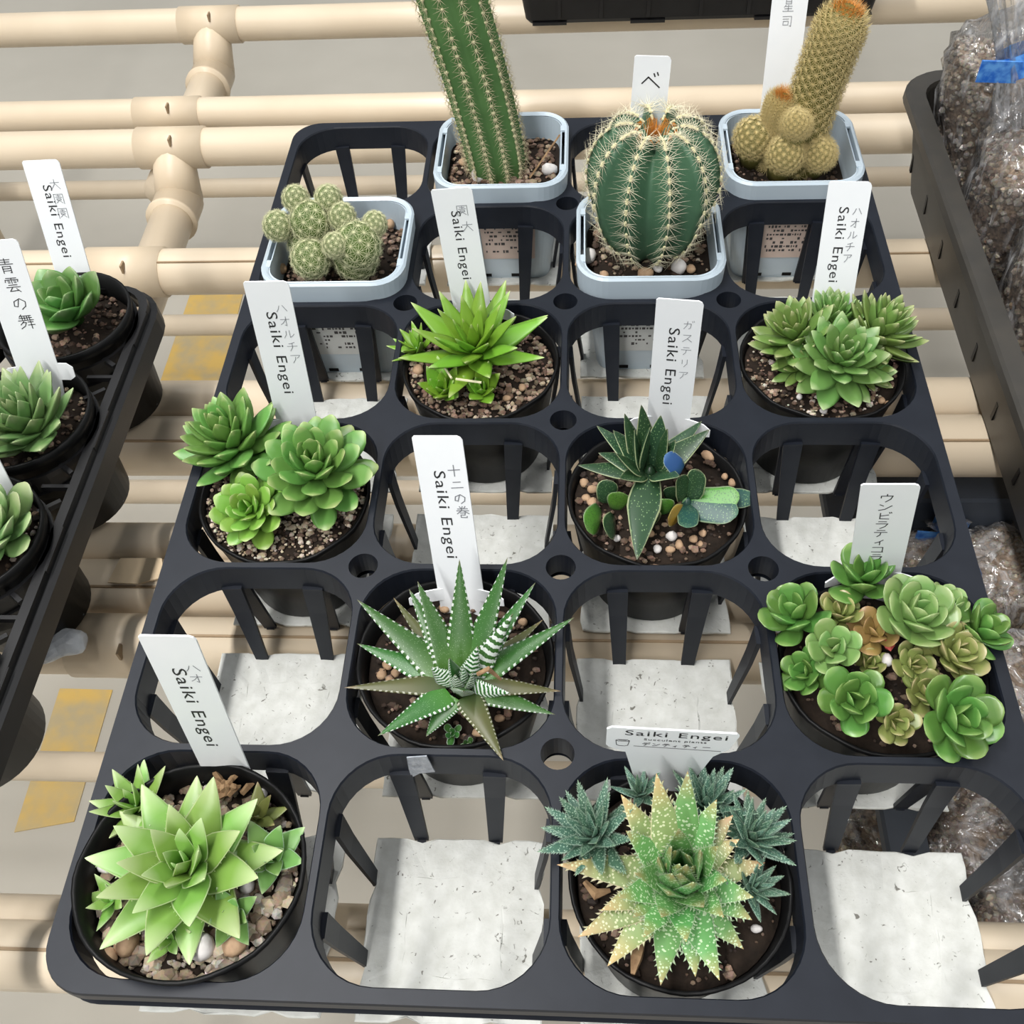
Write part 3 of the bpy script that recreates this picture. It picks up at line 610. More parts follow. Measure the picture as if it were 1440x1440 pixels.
# ------------------------------------------------------------------ the potted plants
def plant_root(name, label, cat, c): return thing(name, label, cat, (c.x, c.y, -.0643))
def build_front():
    c = Vector((-.1268, .0375, 0)); r = plant_root('potted_succulent', 'large light green rosette with toothed pointed leaves in the front left corner pot', 'plant', c)
    round_pot(r, c.x, c.y, .0388, .0285, .0035, -.0643, -.009, .018, (-.03, -.02), 3)
    gravel(r, c.x, c.y, -.009, .035, 1000, (.0010, .0036), C_TAN+GREY+C_TAN, 3)
    for u, v, px, m in ((285, 1332, 38, 'stone_white'), (330, 1330, 32, 'stone_tan'), (150, 1215, 26, 'stone_white'), (176, 1325, 40, 'stone_tan'), (152, 1345, 26, 'stone_tan'), (348, 1245, 22, 'stone_white'), (370, 1115, 14, 'stone_white')):
        stone(r, u, v, -.005, px, M[m], u)
    rosette(r, 266, 1224, .000, 124, 30, LM['tri'], G['front'], .50, .22, (84, 6), (.02, -.06, 1), .36, seed=5, hfac=.18)
    rosette(r, 380, 1206, -.002, 56, 12, LM['tri'], G['frontdark'], .6, .25, (80, 20), (.25, -.2, 1), .45, seed=2)
    rosette(r, 326, 1286, -.002, 48, 11, LM['tri'], G['frontdark'], .6, .25, (80, 20), (.1, -.3, 1), .45, seed=3)
    rosette(r, 194, 1136, -.002, 66, 14, LM['tri'], G['front'], .44, .24, (80, 20), (-.2, .1, 1), .6, seed=4)
    rosette(r, 160, 1266, -.004, 44, 9, LM['tri'], G['front'], .5, .22, (70, 15), (-.3, -.3, 1), .5, seed=6)
    rosette(r, 238, 1318, -.004, 42, 9, LM['tri'], G['front'], .55, .25, (75, 20), (0, -.4, 1), .5, seed=7)
    rosette(r, 362, 1150, -.004, 46, 8, LM['tri'], G['olive'], .5, .22, (75, 25), (.2, .1, 1), .6, seed=8)
    b = MB(); rnd = random.Random(4)
    for k in range(14):
        p = at(325+rnd.uniform(-18, 18), 1110+rnd.uniform(-14, 10), -.004); d = Vector((rnd.uniform(-1, 1), rnd.uniform(-1, 1), rnd.uniform(.2, 1))).normalized()*.006
        b.tube([p-r.location, p+d*.6-r.location, p+d+Vector((0, 0, -.002))-r.location], [.0012, .0014, .0003], 5)
    b.build('dry_leaves', M['deadwood'], r)
def build_trio():
    c = cell(0, 2); r = plant_root('potted_succulent', 'three green rosettes of plump blunt leaves crowded in one black pot', 'plant', c)
    round_pot(r, c.x, c.y, .0388, .0285, -.003, seed=5, soil_z=-.007)
    gravel(r, c.x, c.y, -.007, .0362, 1500, (.0006, .0018), C_PALE+C_TAN+C_DARK, 5)
    rosette(r, 338, 640, .004, 80, 44, LM['pointed'], G['trio'], .46, .32, (86, 14), (-.2, .0, 1), .55, seed=1, hfac=.5)
    rosette(r, 446, 674, .005, 80, 42, LM['ovate'], G['trio'], .46, .32, (86, 12), (.12, -.2, 1), .55, seed=2, hfac=.42)
    rosette(r, 357, 722, .001, 56, 30, LM['ovate'], G['trioyel'], .54, .32, (86, 10), (-.05, -.4, 1), .5, seed=3, hfac=.3)
def build_zebra():
    c = cell(1, 1); r = plant_root('potted_succulent', 'dark green pointed plant with white zebra bands in a black pot', 'plant', c)
    round_pot(r, c.x, c.y, .0388, .0285, -.004, seed=7, soil_z=-.013)
    gravel(r, c.x, c.y, -.013, .033, 260, (.0007, .0026), C_DARK+C_BRN, 7)
    for k, (u, v) in enumerate(((545, 935), (556, 946), (537, 948), (549, 958), (703, 1010), (672, 1030), (625, 855), (735, 875))): stone(r, u, v, -.012, 15, M['stone_tan'], k)
    ctr = at(648, 962, .001); core = obj('rosette', core_mesh(.003, .006), G['zebra'], r, ctr-r.location+Vector((0, 0, -.002)))
    L = [(646, 786, .034, .0115, 0, 'zebra', 0), (714, 783, .036, .011, 1, 'zebra', 0), (753, 819, .026, .010, 2, 'zebra', 0), (587, 817, .026, .0115, 0, 'zebra', 0), (502, 843, .010, .0125, 1, 'zebra', 0),
         (575, 828, .012, .0105, 1, 'zebra', 0), (502, 905, .002, .0115, 0, 'zebra', 0), (484, 967, .004, .0085, 2, 'zebrabr', 0), (808, 868, .008, .0105, 0, 'zebra', 0), (531, 1035, .004, .0105, 2, 'zebra', 0),
         (599, 1036, -.004, .0105, 0, 'zebra', 0), (708, 1070, .003, .0095, 2, 'zebrabr', 0), (781, 1005, .0, .0095, 1, 'zebra', 0), (789, 972, .002, .0085, 2, 'zebrabr', 0), (553, 840, -.002, .008, 1, 'zebrabr', 0),
         (764, 871, -.003, .008, 1, 'zebrabr', 0), (672, 908, .022, .0085, 2, 'zebra', 1), (652, 972, .014, .009, 2, 'zebra', 1), (606, 938, .012, .011, 2, 'zebra', 1), (722, 862, .026, .010, 2, 'zebra', 1), (718, 975, .008, .010, 2, 'zebra', 1), (632, 925, .02, .009, 0, 'zebra', 0), (650, 938, .016, .008, 0, 'zebra', 0), (664, 945, .016, .008, 1, 'zebra', 0), (640, 948, .014, .008, 1, 'zebra', 0)]
    for u, v, z, wd, k, g, flip in L:
        tip = at(u, v, z); d = tip-ctr; h = Vector((d.x, d.y, 0)); base = ctr+(h.normalized()*min(.006, h.length*.3) if h.length > 1e-4 else Vector())
        zh = Vector((0, 0, 1))-.6*h.normalized() if not flip else Vector((0, .9, -.35))
        leaf_to(core, base-(core.location) , tip-core.location, wd, .0055, LM['lance'][k], G[g], zh) if False else obj('leaf', LM['lance'][k], G[g], core, mx=frame_mx(base-(r.location+core.location), tip-base, zh, wd*1.18, (tip-base).length, .0066))
    for k, (u, v) in enumerate(((636, 1032), (659, 1047))): rosette(r, u, v, -.010, 18-4*k, 8, LM['ovate'], G['zebra'], .6, .3, (85, 30), (0, -.4, 1), .6, seed=k)
    b = MB(); p0, p1 = at(672, 948, .014), at(704, 955, .010)
    b.tube([p0-r.location, (p0+p1)/2+Vector((0, 0, .006))-r.location, p1-r.location], [.0009, .0011, .0006], 6); b.build('dry_stalk', M['deadwood'], r)
def build_aloe():
    c = cell(2, 0)+Vector((.0005, -.001, 0)); r = plant_root('potted_succulent', 'spiny pale green aloe with white dots and tan leaf tips, front row', 'plant', c)
    round_pot(r, c.x, c.y, .0375, .0275, -.004, seed=9, soil_z=-.010)
    gravel(r, c.x, c.y, -.010, .034, 330, (.0006, .0022), C_DARK+C_DARK+C_BRN, 9)
    stone(r, 1064, 1306, -.008, 16, M['stone_white'], 4)
    for u, v, rp, n, ax, s in ((836, 1180, 78, 30, (-.3, .05, 1), 1), (992, 1138, 66, 26, (.1, .3, 1), 2), (1052, 1182, 66, 30, (.35, .1, 1), 3), (1056, 1250, 48, 22, (.4, -.1, 1), 4), (900, 1118, 40, 14, (-.1, .3, 1), 5)):
        rosette(r, u, v, .002, rp, n, LM['hairy'], G['aloedark'], .30, .18, (82, 22), ax, .6, seed=s, hfac=.2)
    ctr = at(955, 1235, .006); core = obj('rosette', core_mesh(.004, .008), G['aloe'], r, ctr-r.location+Vector((0, 0, -.003)))
    tips = [(783, 1216, .008, 'aloebr'), (812, 1318, .004, 'aloebr'), (854, 1359, .004, 'aloebr'), (929, 1386, .006, 'aloe'), (978, 1374, .004, 'aloe'), (1012, 1379, .006, 'aloe'), (1046, 1335, .004, 'aloe'), (1058, 1294, .006, 'aloe'), (1060, 1262, .012, 'aloe'),
            (1076, 1213, .010, 'aloebr'), (1031, 1146, .016, 'aloebr'), (1008, 1124, .024, 'aloe'), (967, 1084, .030, 'aloe'), (923, 1087, .030, 'aloebr'), (873, 1117, .020, 'aloebr'),
            (880, 1168, .022, 'aloe'), (868, 1262, .016, 'aloe'), (905, 1318, .016, 'aloe'), (965, 1325, .018, 'aloe'), (1018, 1290, .020, 'aloe'), (1010, 1190, .028, 'aloe'), (955, 1165, .034, 'aloe'), (925, 1205, .032, 'aloe'), (975, 1240, .032, 'aloe'), (940, 1255, .030, 'aloe'), (893, 1228, .024, 'aloe'), (930, 1290, .024, 'aloe'), (990, 1275, .026, 'aloe'), (1022, 1238, .024, 'aloe'), (985, 1195, .034, 'aloe'), (945, 1190, .036, 'aloe'), (957, 1228, .036, 'aloe'), (945, 1228, .034, 'aloe'), (966, 1215, .036, 'aloe'), (950, 1196, .026, 'aloe'), (966, 1203, .026, 'aloe'), (940, 1212, .026, 'aloe'), (974, 1218, .026, 'aloe'), (956, 1214, .030, 'aloe'), (957, 1242, .022, 'aloe'), (1040, 1180, .014, 'aloebr'), (845, 1280, .008, 'aloebr'), (890, 1290, .014, 'aloe')]
    for k, (u, v, z, g) in enumerate(tips):
        tip = at(u, v, z); d = tip-ctr; h = Vector((d.x, d.y, 0)).normalized(); base = ctr+h*.004
        wd = .0135 if k < 15 else .0125
        obj('leaf', LM['aloe'][k % 3], G[g], core, mx=frame_mx(base-(r.location+core.location), tip-base, Vector((0, 0, 1))-.7*h, wd, (tip-base).length, .0042))
    b = MB()
    for pts in (((822, 1240), (838, 1258), (858, 1252)), ((905, 1320), (895, 1345), (890, 1370))):
        b.tube([at(u, v, -.004)-r.location for u, v in pts], [.001, .0022, .0008], 6)
    b.build('dry_leaves', M['deadwood'], r)
def build_gasteria():
    c = cell(2, 2); r = plant_root('potted_succulent', 'dark green tongue leaved plant with pale margins and one blue leaf', 'plant', c)
    round_pot(r, c.x, c.y, .0388, .0285, -.004, seed=11, soil_z=-.010)
    gravel(r, c.x, c.y, -.010, .036, 420, (.0006, .0024), C_DARK+C_BRN, 11)
    for k, (u, v, px, m) in enumerate(((997, 640, 20, 'stone_tan'), (1019, 670, 11, 'stone_tan'), (1030, 679, 12, 'stone_tan'), (822, 679, 14, 'stone_tan'), (834, 688, 16, 'stone_tan'), (824, 700, 12, 'stone_tan'), (832, 706, 14, 'stone_tan'), (944, 754, 18, 'stone_white'), (955, 766, 14, 'stone_tan'),
                                        (925, 772, 13, 'stone_white'), (943, 773, 13, 'stone_tan'), (913, 750, 14, 'stone_tan'), (975, 758, 12, 'stone_tan'), (988, 750, 12, 'stone_tan'), (985, 765, 10, 'stone_tan'), (868, 757, 11, 'stone_white'))):
        stone(r, u, v, -.008, px, M[m], k)
    ctr = at(914, 662, .006); core = obj('rosette', core_mesh(.003, .006), G['gast'], r, ctr-r.location)
    L = [(902, 572, .034, .0105, 0), (929, 586, .032, .0125, 0), (880, 586, .028, .0105, 1), (845, 604, .020, .0105, 0), (822, 655, .008, .0105, 1), (951, 670, .016, .0115, 2), (991, 609, .018, .0130, 0), (981, 598, .012, .010, 1), (897, 779, .004, .0150, 2), (866, 610, .022, .0125, 0), (948, 622, .022, .0125, 0),
         (915, 600, .034, .0105, 1), (893, 606, .030, .0105, 1), (960, 640, .010, .011, 0), (850, 640, .010, .011, 0), (878, 672, .012, .010, 0), (938, 604, .030, .010, 0), (870, 640, .020, .010, 1)]
    for u, v, z, wd, k in L:
        tip = at(u, v, z); d = tip-ctr; h = Vector((d.x, d.y, 0)).normalized()
        obj('leaf', LM['gl'][k], G['gast'], core, mx=frame_mx(ctr+h*.003-(r.location+core.location), tip-ctr-h*.003, Vector((0, 0, 1))-.7*h, wd, (tip-ctr).length, .0048))
    ctr2 = at(966, 706, -.002); c2 = obj('rosette', core_mesh(.0025, .005), G['gastteal'], r, ctr2-r.location)
    for u, v, z, wd, k, g in ((1040, 697, .004, .014, 0, 'gastlime'), (1038, 722, .002, .014, 0, 'gastteal'), (1064, 700, -.001, .011, 1, 'gastteal'), (982, 660, .014, .010, 0, 'gast'), (958, 668, .012, .008, 0, 'gast'), (935, 640, .020, .0095, 2, 'bluetip'), (966, 742, .004, .010, 1, 'gastteal')):
        tip = at(u, v, z); d = tip-ctr2; h = Vector((d.x, d.y, 0)).normalized(); bs = ctr2+h*.002
        if g == 'bluetip': bs = at(957, 664, .010); d = tip-bs
        obj('leaf', LM['tongue'][k], G[g], c2, mx=frame_mx(bs-(r.location+c2.location), tip-bs, Vector((0, -.3, 1))-.5*h, wd, (tip-bs).length, .0045))
    for u, v, u2, v2, wd, g in ((848, 706, 858, 675, .0095, 'gast'), (842, 714, 826, 746, .011, 'gastlime'), (866, 716, 872, 692, .010, 'gastlime'), (862, 726, 854, 752, .010, 'gast'), (934, 722, 932, 702, .010, 'gastlime'), (914, 738, 916, 716, .009, 'gast'), (944, 704, 948, 684, .009, 'gast'), (962, 718, 940, 730, .010, 'gastyel')):
        p, q = at(u, v, -.006), at(u2, v2, .006); obj('leaf', LM['round'][1], G[g], c2, mx=frame_mx(p-(r.location+c2.location), q-p, (0, -.8, .6), wd, (q-p).length, .005))
def build_ubi():
    c = cell(3, 1); r = plant_root('potted_succulent', 'clump of many small rosettes with round translucent leaves, green to bronze, right column', 'plant', c)
    round_pot(r, c.x, c.y, .0388, .0285, -.005, seed=13, soil_z=-.012)
    gravel(r, c.x, c.y, -.012, .033, 200, (.0007, .0022), C_DARK+C_BRN, 13)
    for u, v, z, rp, n, g, ax in ((1213, 822, .008, 52, 10, 'ubi', (-.05, .15, 1)), (1122, 872, .004, 50, 11, 'ubi', (-.4, .1, 1)), (1180, 868, .004, 34, 10, 'ubiyel', (-.1, 0, 1)), (1171, 915, .008, 40, 10, 'ubilight', (-.2, -.3, 1)),
                                  (1134, 948, -.002, 36, 11, 'ubi', (-.5, -.3, 1)), (1200, 985, .004, 48, 12, 'ubi', (-.15, -.4, 1)), (1281, 874, .010, 58, 19, 'ubilight', (.1, -.1, 1)), (1372, 894, .004, 48, 10, 'ubi', (.5, .1, 1)),
                                  (1336, 922, .006, 44, 16, 'ubiyel', (.3, -.2, 1)), (1282, 936, .002, 32, 11, 'ubiyel', (0, -.4, 1)), (1257, 1016, .0, 32, 10, 'ubiyel', (0, -.5, 1)), (1336, 1008, .005, 58, 14, 'ubi', (.25, -.5, 1)),
                                  (1230, 892, .002, 38, 8, 'ubired', (-.2, -.3, 1)), (1322, 862, .004, 38, 12, 'ubilight', (.3, .3, 1)), (1222, 935, -.002, 26, 9, 'ubiyel', (0, -.3, 1)), (1295, 975, -.002, 34, 10, 'ubiyel', (0, -.3, 1))):
        rosette(r, u, v, z, rp*1.06, n+3, LM['round'], G[g], .74, .46, (82, 22), ax, .6, seed=int(v), hfac=.3)
    b = MB(); rnd = random.Random(2); rock(b, at(1250, 905, .004)-r.location, .0032, rnd); b.build('dry_flower', mat('dry_flower_red', srgb(190, 90, 84), .7, .3, .5, .2, 300, srgb(150, 60, 56)), r)
    stone(r, 1248, 928, .002, 18, M['stone_white'], 8)
def build_star():
    c = cell(1, 3); r = plant_root('potted_succulent', 'bright lime green star shaped rosette with long pointed leaves and small offsets', 'plant', c)
    round_pot(r, c.x, c.y, .0388, .0285, -.003, seed=15, soil_z=-.009)
    gravel(r, c.x, c.y, -.009, .036, 900, (.0008, .0022), C_BRN+C_BRN+C_TAN, 15)
    for k, (u, v, px, m) in enumerate(((745, 458, 15, 'stone_white'), (582, 468, 16, 'stone_white'), (588, 520, 16, 'stone_tan'), (735, 545, 12, 'stone_tan'), (713, 560, 12, 'stone_tan'))): stone(r, u, v, -.007, px, M[m], k)
    rosette(r, 668, 497, .003, 104, 30, LM['trilong'], G['star'], .34, .19, (84, 10), (-.02, -.05, 1), .4, seed=3, hfac=.16)
    rosette(r, 624, 550, -.003, 44, 14, LM['tri'], G['star'], .56, .28, (86, 42), (-.1, -.35, 1), .55, seed=5)
    rosette(r, 678, 550, -.003, 40, 13, LM['tri'], G['star'], .56, .28, (86, 42), (0, -.35, 1), .55, seed=6)
    rosette(r, 588, 492, -.002, 44, 12, LM['tri'], G['star'], .4, .22, (70, 20), (-.5, 0, 1), .6, seed=7)
    b = MB()
    for p, q in (((622, 512), (635, 532)), ((641, 533), (677, 538))):
        b.tube([at(*p, .010)-r.location, at(*q, .010)-r.location], .0006, 5)
    b.build('straw_bit', mat('pale_straw', srgb(210, 205, 170), .7), r)
def build_dense():
    c = cell(3, 3); r = plant_root('potted_succulent', 'dense green cushion of many pale tipped leaves in a black pot', 'plant', c)
    round_pot(r, c.x, c.y, .0388, .0285, -.003, seed=17, soil_z=-.008)
    gravel(r, c.x, c.y, -.008, .036, 800, (.0006, .0020), C_DARK+C_BRN+C_PALE, 17)
    for k, (u, v) in enumerate(((1158, 578), (1124, 558), (1240, 563), (1249, 568))): stone(r, u, v, -.006, 10, M['stone_white' if k < 2 else 'stone_tan'], k)
    rosette(r, 1124, 486, .004, 64, 40, LM['pointed'], G['denseyel'], .40, .30, (84, 10), (-.4, .0, 1), .6, seed=2, hfac=.4)
    rosette(r, 1226, 480, .004, 64, 42, LM['pointed'], G['denseyel'], .38, .30, (84, 10), (.4, .05, 1), .6, seed=3, hfac=.4)
    rosette(r, 1168, 468, .000, 54, 42, LM['pointed'], G['dense'], .40, .30, (85, 12), (0, .2, 1), .6, seed=4, hfac=.4)
    rosette(r, 1214, 522, .000, 44, 24, LM['pointed'], G['denseyel'], .40, .30, (84, 8), (.35, -.3, 1), .6, seed=6, hfac=.3)
    rosette(r, 1128, 518, .000, 42, 24, LM['pointed'], G['denseyel'], .40, .30, (84, 8), (-.35, -.3, 1), .6, seed=7, hfac=.3)
    rosette(r, 1178, 515, .005, 70, 46, LM['pointed'], G['dense'], .46, .32, (86, 5), (.05, -.3, 1), .55, seed=1, hfac=.35)

# ------------------------------------------------------------------ cacti
def areole_ball(p, r, n, per, L, rnd, sq=1.0, top=None, tip_out=.35):
    out = []
    for k in range(n):
        z = 1-2*(k+.5)/n
        if z < -.75: continue
        a = k*2.39996; s = math.sqrt(1-z*z); d = Vector((s*math.cos(a), s*math.sin(a), z)); q = Vector((d.x*r, d.y*r, d.z*r*sq))
        x = d.orthogonal().normalized(); y = d.cross(x); o = rnd.random()*6
        for i in range(per):
            an = o+6.283*i/per; dd = (math.cos(an)*x+math.sin(an)*y)+d*tip_out
            out.append((Vector(p)+q*1.01, dd, L*rnd.uniform(.8, 1.15)))
    return out
def ball_mesh(r, sq=1.0, bumps=.05, nb=9):
    bb = bmesh.new(); bmesh.ops.create_uvsphere(bb, u_segments=28, v_segments=18, radius=1)
    for v_ in bb.verts:
        a = math.atan2(v_.co.y, v_.co.x); f = 1+bumps*math.sin(nb*a+8*v_.co.z)*math.sin(nb*a-8*v_.co.z)
        v_.co = Vector((v_.co.x*r*f, v_.co.y*r*f, v_.co.z*r*sq*f))
    me = bpy.data.meshes.new('stem'); bb.to_mesh(me); bb.free(); return smooth(me)
M['col_cactus'] = mat('column_cactus_skin', srgb(92, 130, 76), .5, .4, .5, .1, 60, srgb(70, 106, 58))
M['ball_cactus'] = mat('ball_cactus_skin', srgb(84, 120, 92), .5, .4, .5, .08, 40, srgb(62, 98, 74))
M['gold_cactus'] = mat('gold_cactus_skin', srgb(116, 108, 54), .6, .3, .5, .1, 120, srgb(90, 92, 44))
M['grey_cactus'] = mat('cluster_cactus_skin', srgb(96, 118, 58), .6, .3, .5, .1, 120, srgb(72, 92, 44))
M['sp_white'] = mat('cream_spines', srgb(222, 214, 186), .5)
M['sp_pale'] = mat('pale_green_spines', srgb(206, 206, 166), .5)
M['sp_gold'] = mat('golden_spines', srgb(204, 186, 132), .5)
M['sp_orange'] = mat('amber_spines', srgb(196, 132, 58), .5)
M['sp_tan'] = mat('tan_spines', srgb(196, 182, 150), .5)
M['areole'] = mat('cream_areole', srgb(206, 200, 160), .8)
def build_column():
    c = Vector((-.0385, .4605, 0)); r = plant_root('potted_cactus', 'tall leaning ribbed green column cactus in a blue grey square pot', 'cactus', c)
    square_pot(r, c.x, c.y, 'pink', -.005)
    gravel(r, c.x, c.y, -.005, 0, 520, (.0009, .0026), C_BRN+C_BRN+C_TAN[:2], 21, square=.031)
    stone(r, 674, 247, -.002, 24, M['stone_white'], 3); stone(r, 773, 238, -.002, 22, M['stone_white'], 4); stone(r, 651, 228, -.002, 13, M['stone_tan'], 6)
    b = MB(); b.tube([at(787, 190, .004)-r.location, at(745, 250, -.001)-r.location], .0006, 5); b.build('dry_twig', M['deadwood'], r)
    p0, p1 = Vector((-.0415, .4600, -.008)), Vector((-.0590, .4600, .0976)); p2 = p1+Vector((-.0135, 0, .055))
    nr = 11; rings = 36; path = []; 
    for k in range(rings+1):
        t = k/rings*1.5; q = p0*(1-t)**2+2*t*(1-t)*((p0+p2)/2+Vector((.004, 0, .004)))+p2*t*t if t <= 1 else None
        t = k/rings; q = p0*(1-t)**2+2*t*(1-t)*(Vector((-.0455, .460, .045)))+p2*t*t
        rad = .0172*(1+.06*math.sin(t*2.4))*(min(1, (1-t)*14)**.5 if t > .93 else 1)*(.93 if t < .06 else 1); path.append((q, max(.001, rad)))
    loops = []; sp = []; ar = MB(); rnd = random.Random(5); nseg = nr*6
    for k, (q, rad) in enumerate(path):
        d = (path[min(k+1, rings)][0]-path[max(k-1, 0)][0]).normalized(); x = Vector((1, 0, 0)); x = (x-d*x.dot(d)).normalized(); y = d.cross(x)
        loops.append([q-r.location+rad*(1-.17*(.5-.5*math.cos(nr*a))**.8)*(math.cos(a)*x+math.sin(a)*y) for a in [6.2832*i/nseg for i in range(nseg)]])
        for i in range(nr):
            a = 6.2832*i/nr; o = math.cos(a)*x+math.sin(a)*y; c0 = q-r.location+o*rad*1.005
            if k < rings-1:
                rock(ar, c0, .0011, rnd, flat=1)
                for s in range(9):
                    dd = o*.55+(math.cos(s*.7+k)*d+math.sin(s*.7+k)*d.cross(o))*.9; sp.append((c0, dd, rnd.uniform(.0040, .0068)))
    b = MB(); b.strip(loops, True, False, True); obj('stem', recalc(b.make('stem', True)), M['col_cactus'], r)
    tag(ar.build('areoles', M['areole'], r), kind='stuff'); spines(r, sp, M['sp_tan'], w=.00018)
def build_ball():
    c = Vector((.0445, .3785, 0)); r = plant_root('potted_cactus', 'round green barrel cactus with deep ribs, cream spines and orange crown', 'cactus', c)
    square_pot(r, c.x, c.y, 'white', -.006)
    gravel(r, c.x, c.y, -.006, 0, 300, (.0008, .0028), C_DARK+C_BRN+C_TAN, 22, square=.031)
    for k, (u, v, px, m) in enumerate(((825, 360, 24, 'stone_white'), (954, 375, 25, 'stone_white'), (972, 378, 13, 'stone_tan'), (850, 387, 14, 'stone_tan'), (908, 384, 22, 'stone_tan'), (815, 371, 12, 'stone_tan'), (925, 378, 12, 'stone_white'))): stone(r, u, v, -.002, px, M[m], k)
    nr = 10; ctr = Vector((.0445, .380, 0))-r.location; prof = []
    for k in range(31):
        t = k/30; a = -1.15+t*(math.pi/2+1.15-.02); rq = .0342*max(0, math.cos(a))**(1.0 if a < 0 else .60); prof.append((rq*(1+.30*math.sin(a)*(1+math.sin(a))*.5 if a < 0 else 1), .041+(.046*math.sin(a) if a < 0 else .033*math.sin(a)-.006*math.exp(-(rq/.009)**2))))
    loops = []; nseg = nr*10; ph = -1.38
    dep = lambda t: .30
    for k, (rad, z) in enumerate(prof):
        rad = max(rad, .003)
        L = []
        for i in range(nseg):
            a = 6.2832*i/nseg; f = math.sin(abs(((a-ph)*nr/6.2832+.5) % 1-.5)*math.pi)**.85; rr = rad*(1-.34*f); zz = z-(.011*f if z > .05 else .011*f*max(0, (z-.02)/.03))
            L.append(ctr+Vector((rr*math.cos(a), rr*math.sin(a), zz)))
        loops.append(L)
    b = MB(); b.strip(loops, True, True, True); obj('stem', recalc(b.make('stem', True)), M['ball_cactus'], r)
    sp = []; so = []; ar = MB(); rnd = random.Random(8)
    for i in range(nr):
        a = ph+6.2832*i/nr; o = Vector((math.cos(a), math.sin(a), 0)); tg = Vector((-o.y, o.x, 0))
        for k in range(1, 30):
            if k % 2 and k < 26: continue
            rad, z = prof[k]; p = ctr+o*rad*1.0+Vector((0, 0, z)); nx = prof[min(k+1, 30)]; pv = prof[k-1]
            up = (o*(nx[0]-pv[0])+Vector((0, 0, nx[1]-pv[1]))).normalized(); nrm = tg.cross(up).normalized(); nrm = nrm if nrm.dot(o+Vector((0, 0, .3))) > 0 else -nrm
            for q in (-.6, 0, .6): rock(ar, p+up*q*.0016+nrm*.0002, .0009, rnd, flat=1)
            crown = k > 28
            for s in range(13):
                an = s*6.283/13+.3; dd = nrm*(.35 if not crown else 1.2)+tg*math.cos(an)*1.15+up*math.sin(an)*.75
                (so if crown else sp).append((p, dd, rnd.uniform(.0060, .0120) if not crown else rnd.uniform(.003, .006)))
    for k in range(150):
        a = rnd.random()*6.28; d = rnd.random()*.0058; so.append((ctr+Vector((d*math.cos(a), d*math.sin(a), d*.2+.0670)), (math.cos(a)*.35, math.sin(a)*.35, 1), rnd.uniform(.004, .008)))
    tag(ar.build('areoles', M['areole'], r), kind='stuff'); spines(r, sp, M['sp_white'], w=.00015); spines(r, so, M['sp_orange'], 'crown_spines', .00030)
def build_gold():
    c = Vector((.1282, .4585, 0)); r = plant_root('potted_cactus', 'golden spined finger cactus with a leaning column and round offsets, back right', 'cactus', c)
    square_pot(r, c.x, c.y, 'pink', -.009)
    gravel(r, c.x, c.y, -.009, 0, 320, (.0008, .0022), C_DARK+C_DARK+C_BRN, 23, square=.031)
    rnd = random.Random(3)
    def stem_col(pts, rads):
        b = MB(); n = 40; m = 28; path = []
        for k in range(n+1):
            t = 1-(1-k/n)**1.45; q = pts[0]*(1-t)**2+2*t*(1-t)*pts[1]+pts[2]*t*t
            rad = rads[0]+(rads[1]-rads[0])*t; rad *= math.sqrt(max(.0, 1-((t-.86)/.14)**2)) if t > .86 else 1
            path.append((q-r.location, max(rad, .0005)))
        b.tube([p for p, _ in path], [q for _, q in path], m); st = obj('stem', b.make('stem', True), M['gold_cactus'], r)
        sp = []; so = []; row = 0
        for k in range(1, n):
            q, rad = path[k]; d = (path[k+1][0]-path[k-1][0]).normalized(); x = d.orthogonal().normalized(); y = d.cross(x); na = 12
            for i in range(na):
                a = 6.2832*(i+.5*(k % 2))/na; o = math.cos(a)*x+math.sin(a)*y
                o0 = o
                if k > n-7: o = (o+d*.8).normalized()
                for s in range(11):
                    an = s*.571; t1 = d; t2 = d.cross(o)
                    (so if k > n-4 else sp).append((q+o0*rad*1.0, o*.62+(t1*math.cos(an)+t2*math.sin(an)), rnd.uniform(.0042, .0062)))
        spines(st, sp, M['sp_gold'], w=.00024); spines(st, so, M['sp_orange'], 'crown_spines', .00017)
    p1 = Vector((.1465, .4620, .088))
    stem_col((Vector((.1335, .463, -.008)), Vector((.1360, .463, .040)), p1), (.0130, .0128))
    stem_col((Vector((.1205, .463, -.006)), Vector((.1180, .463, .016)), at(1104, 133, None, .463)), (.0070, .0082))
    for u, v, y, rr in ((1061, 194, .4615, .0122), (1105, 217, .4475, .0110), (1152, 217, .4500, .0098), (1120, 175, .4480, .0086)):
        p = at(u, v, None, y)-r.location; o = obj('offset', ball_mesh(rr*.9, 1.0, .04), M['gold_cactus'], r, p)
        spines(o, areole_ball(Vector(), rr*.9, 120, 13, .0046, rnd, tip_out=.5), M['sp_gold'], w=.00022)
        b = MB(); b.tube([p, p+Vector((.002 if u < 1100 else -.001, .008, -(p.z-.054)))], [rr*.86, rr*.55], 14); b.build('stem', M['gold_cactus'], r, sm=True)
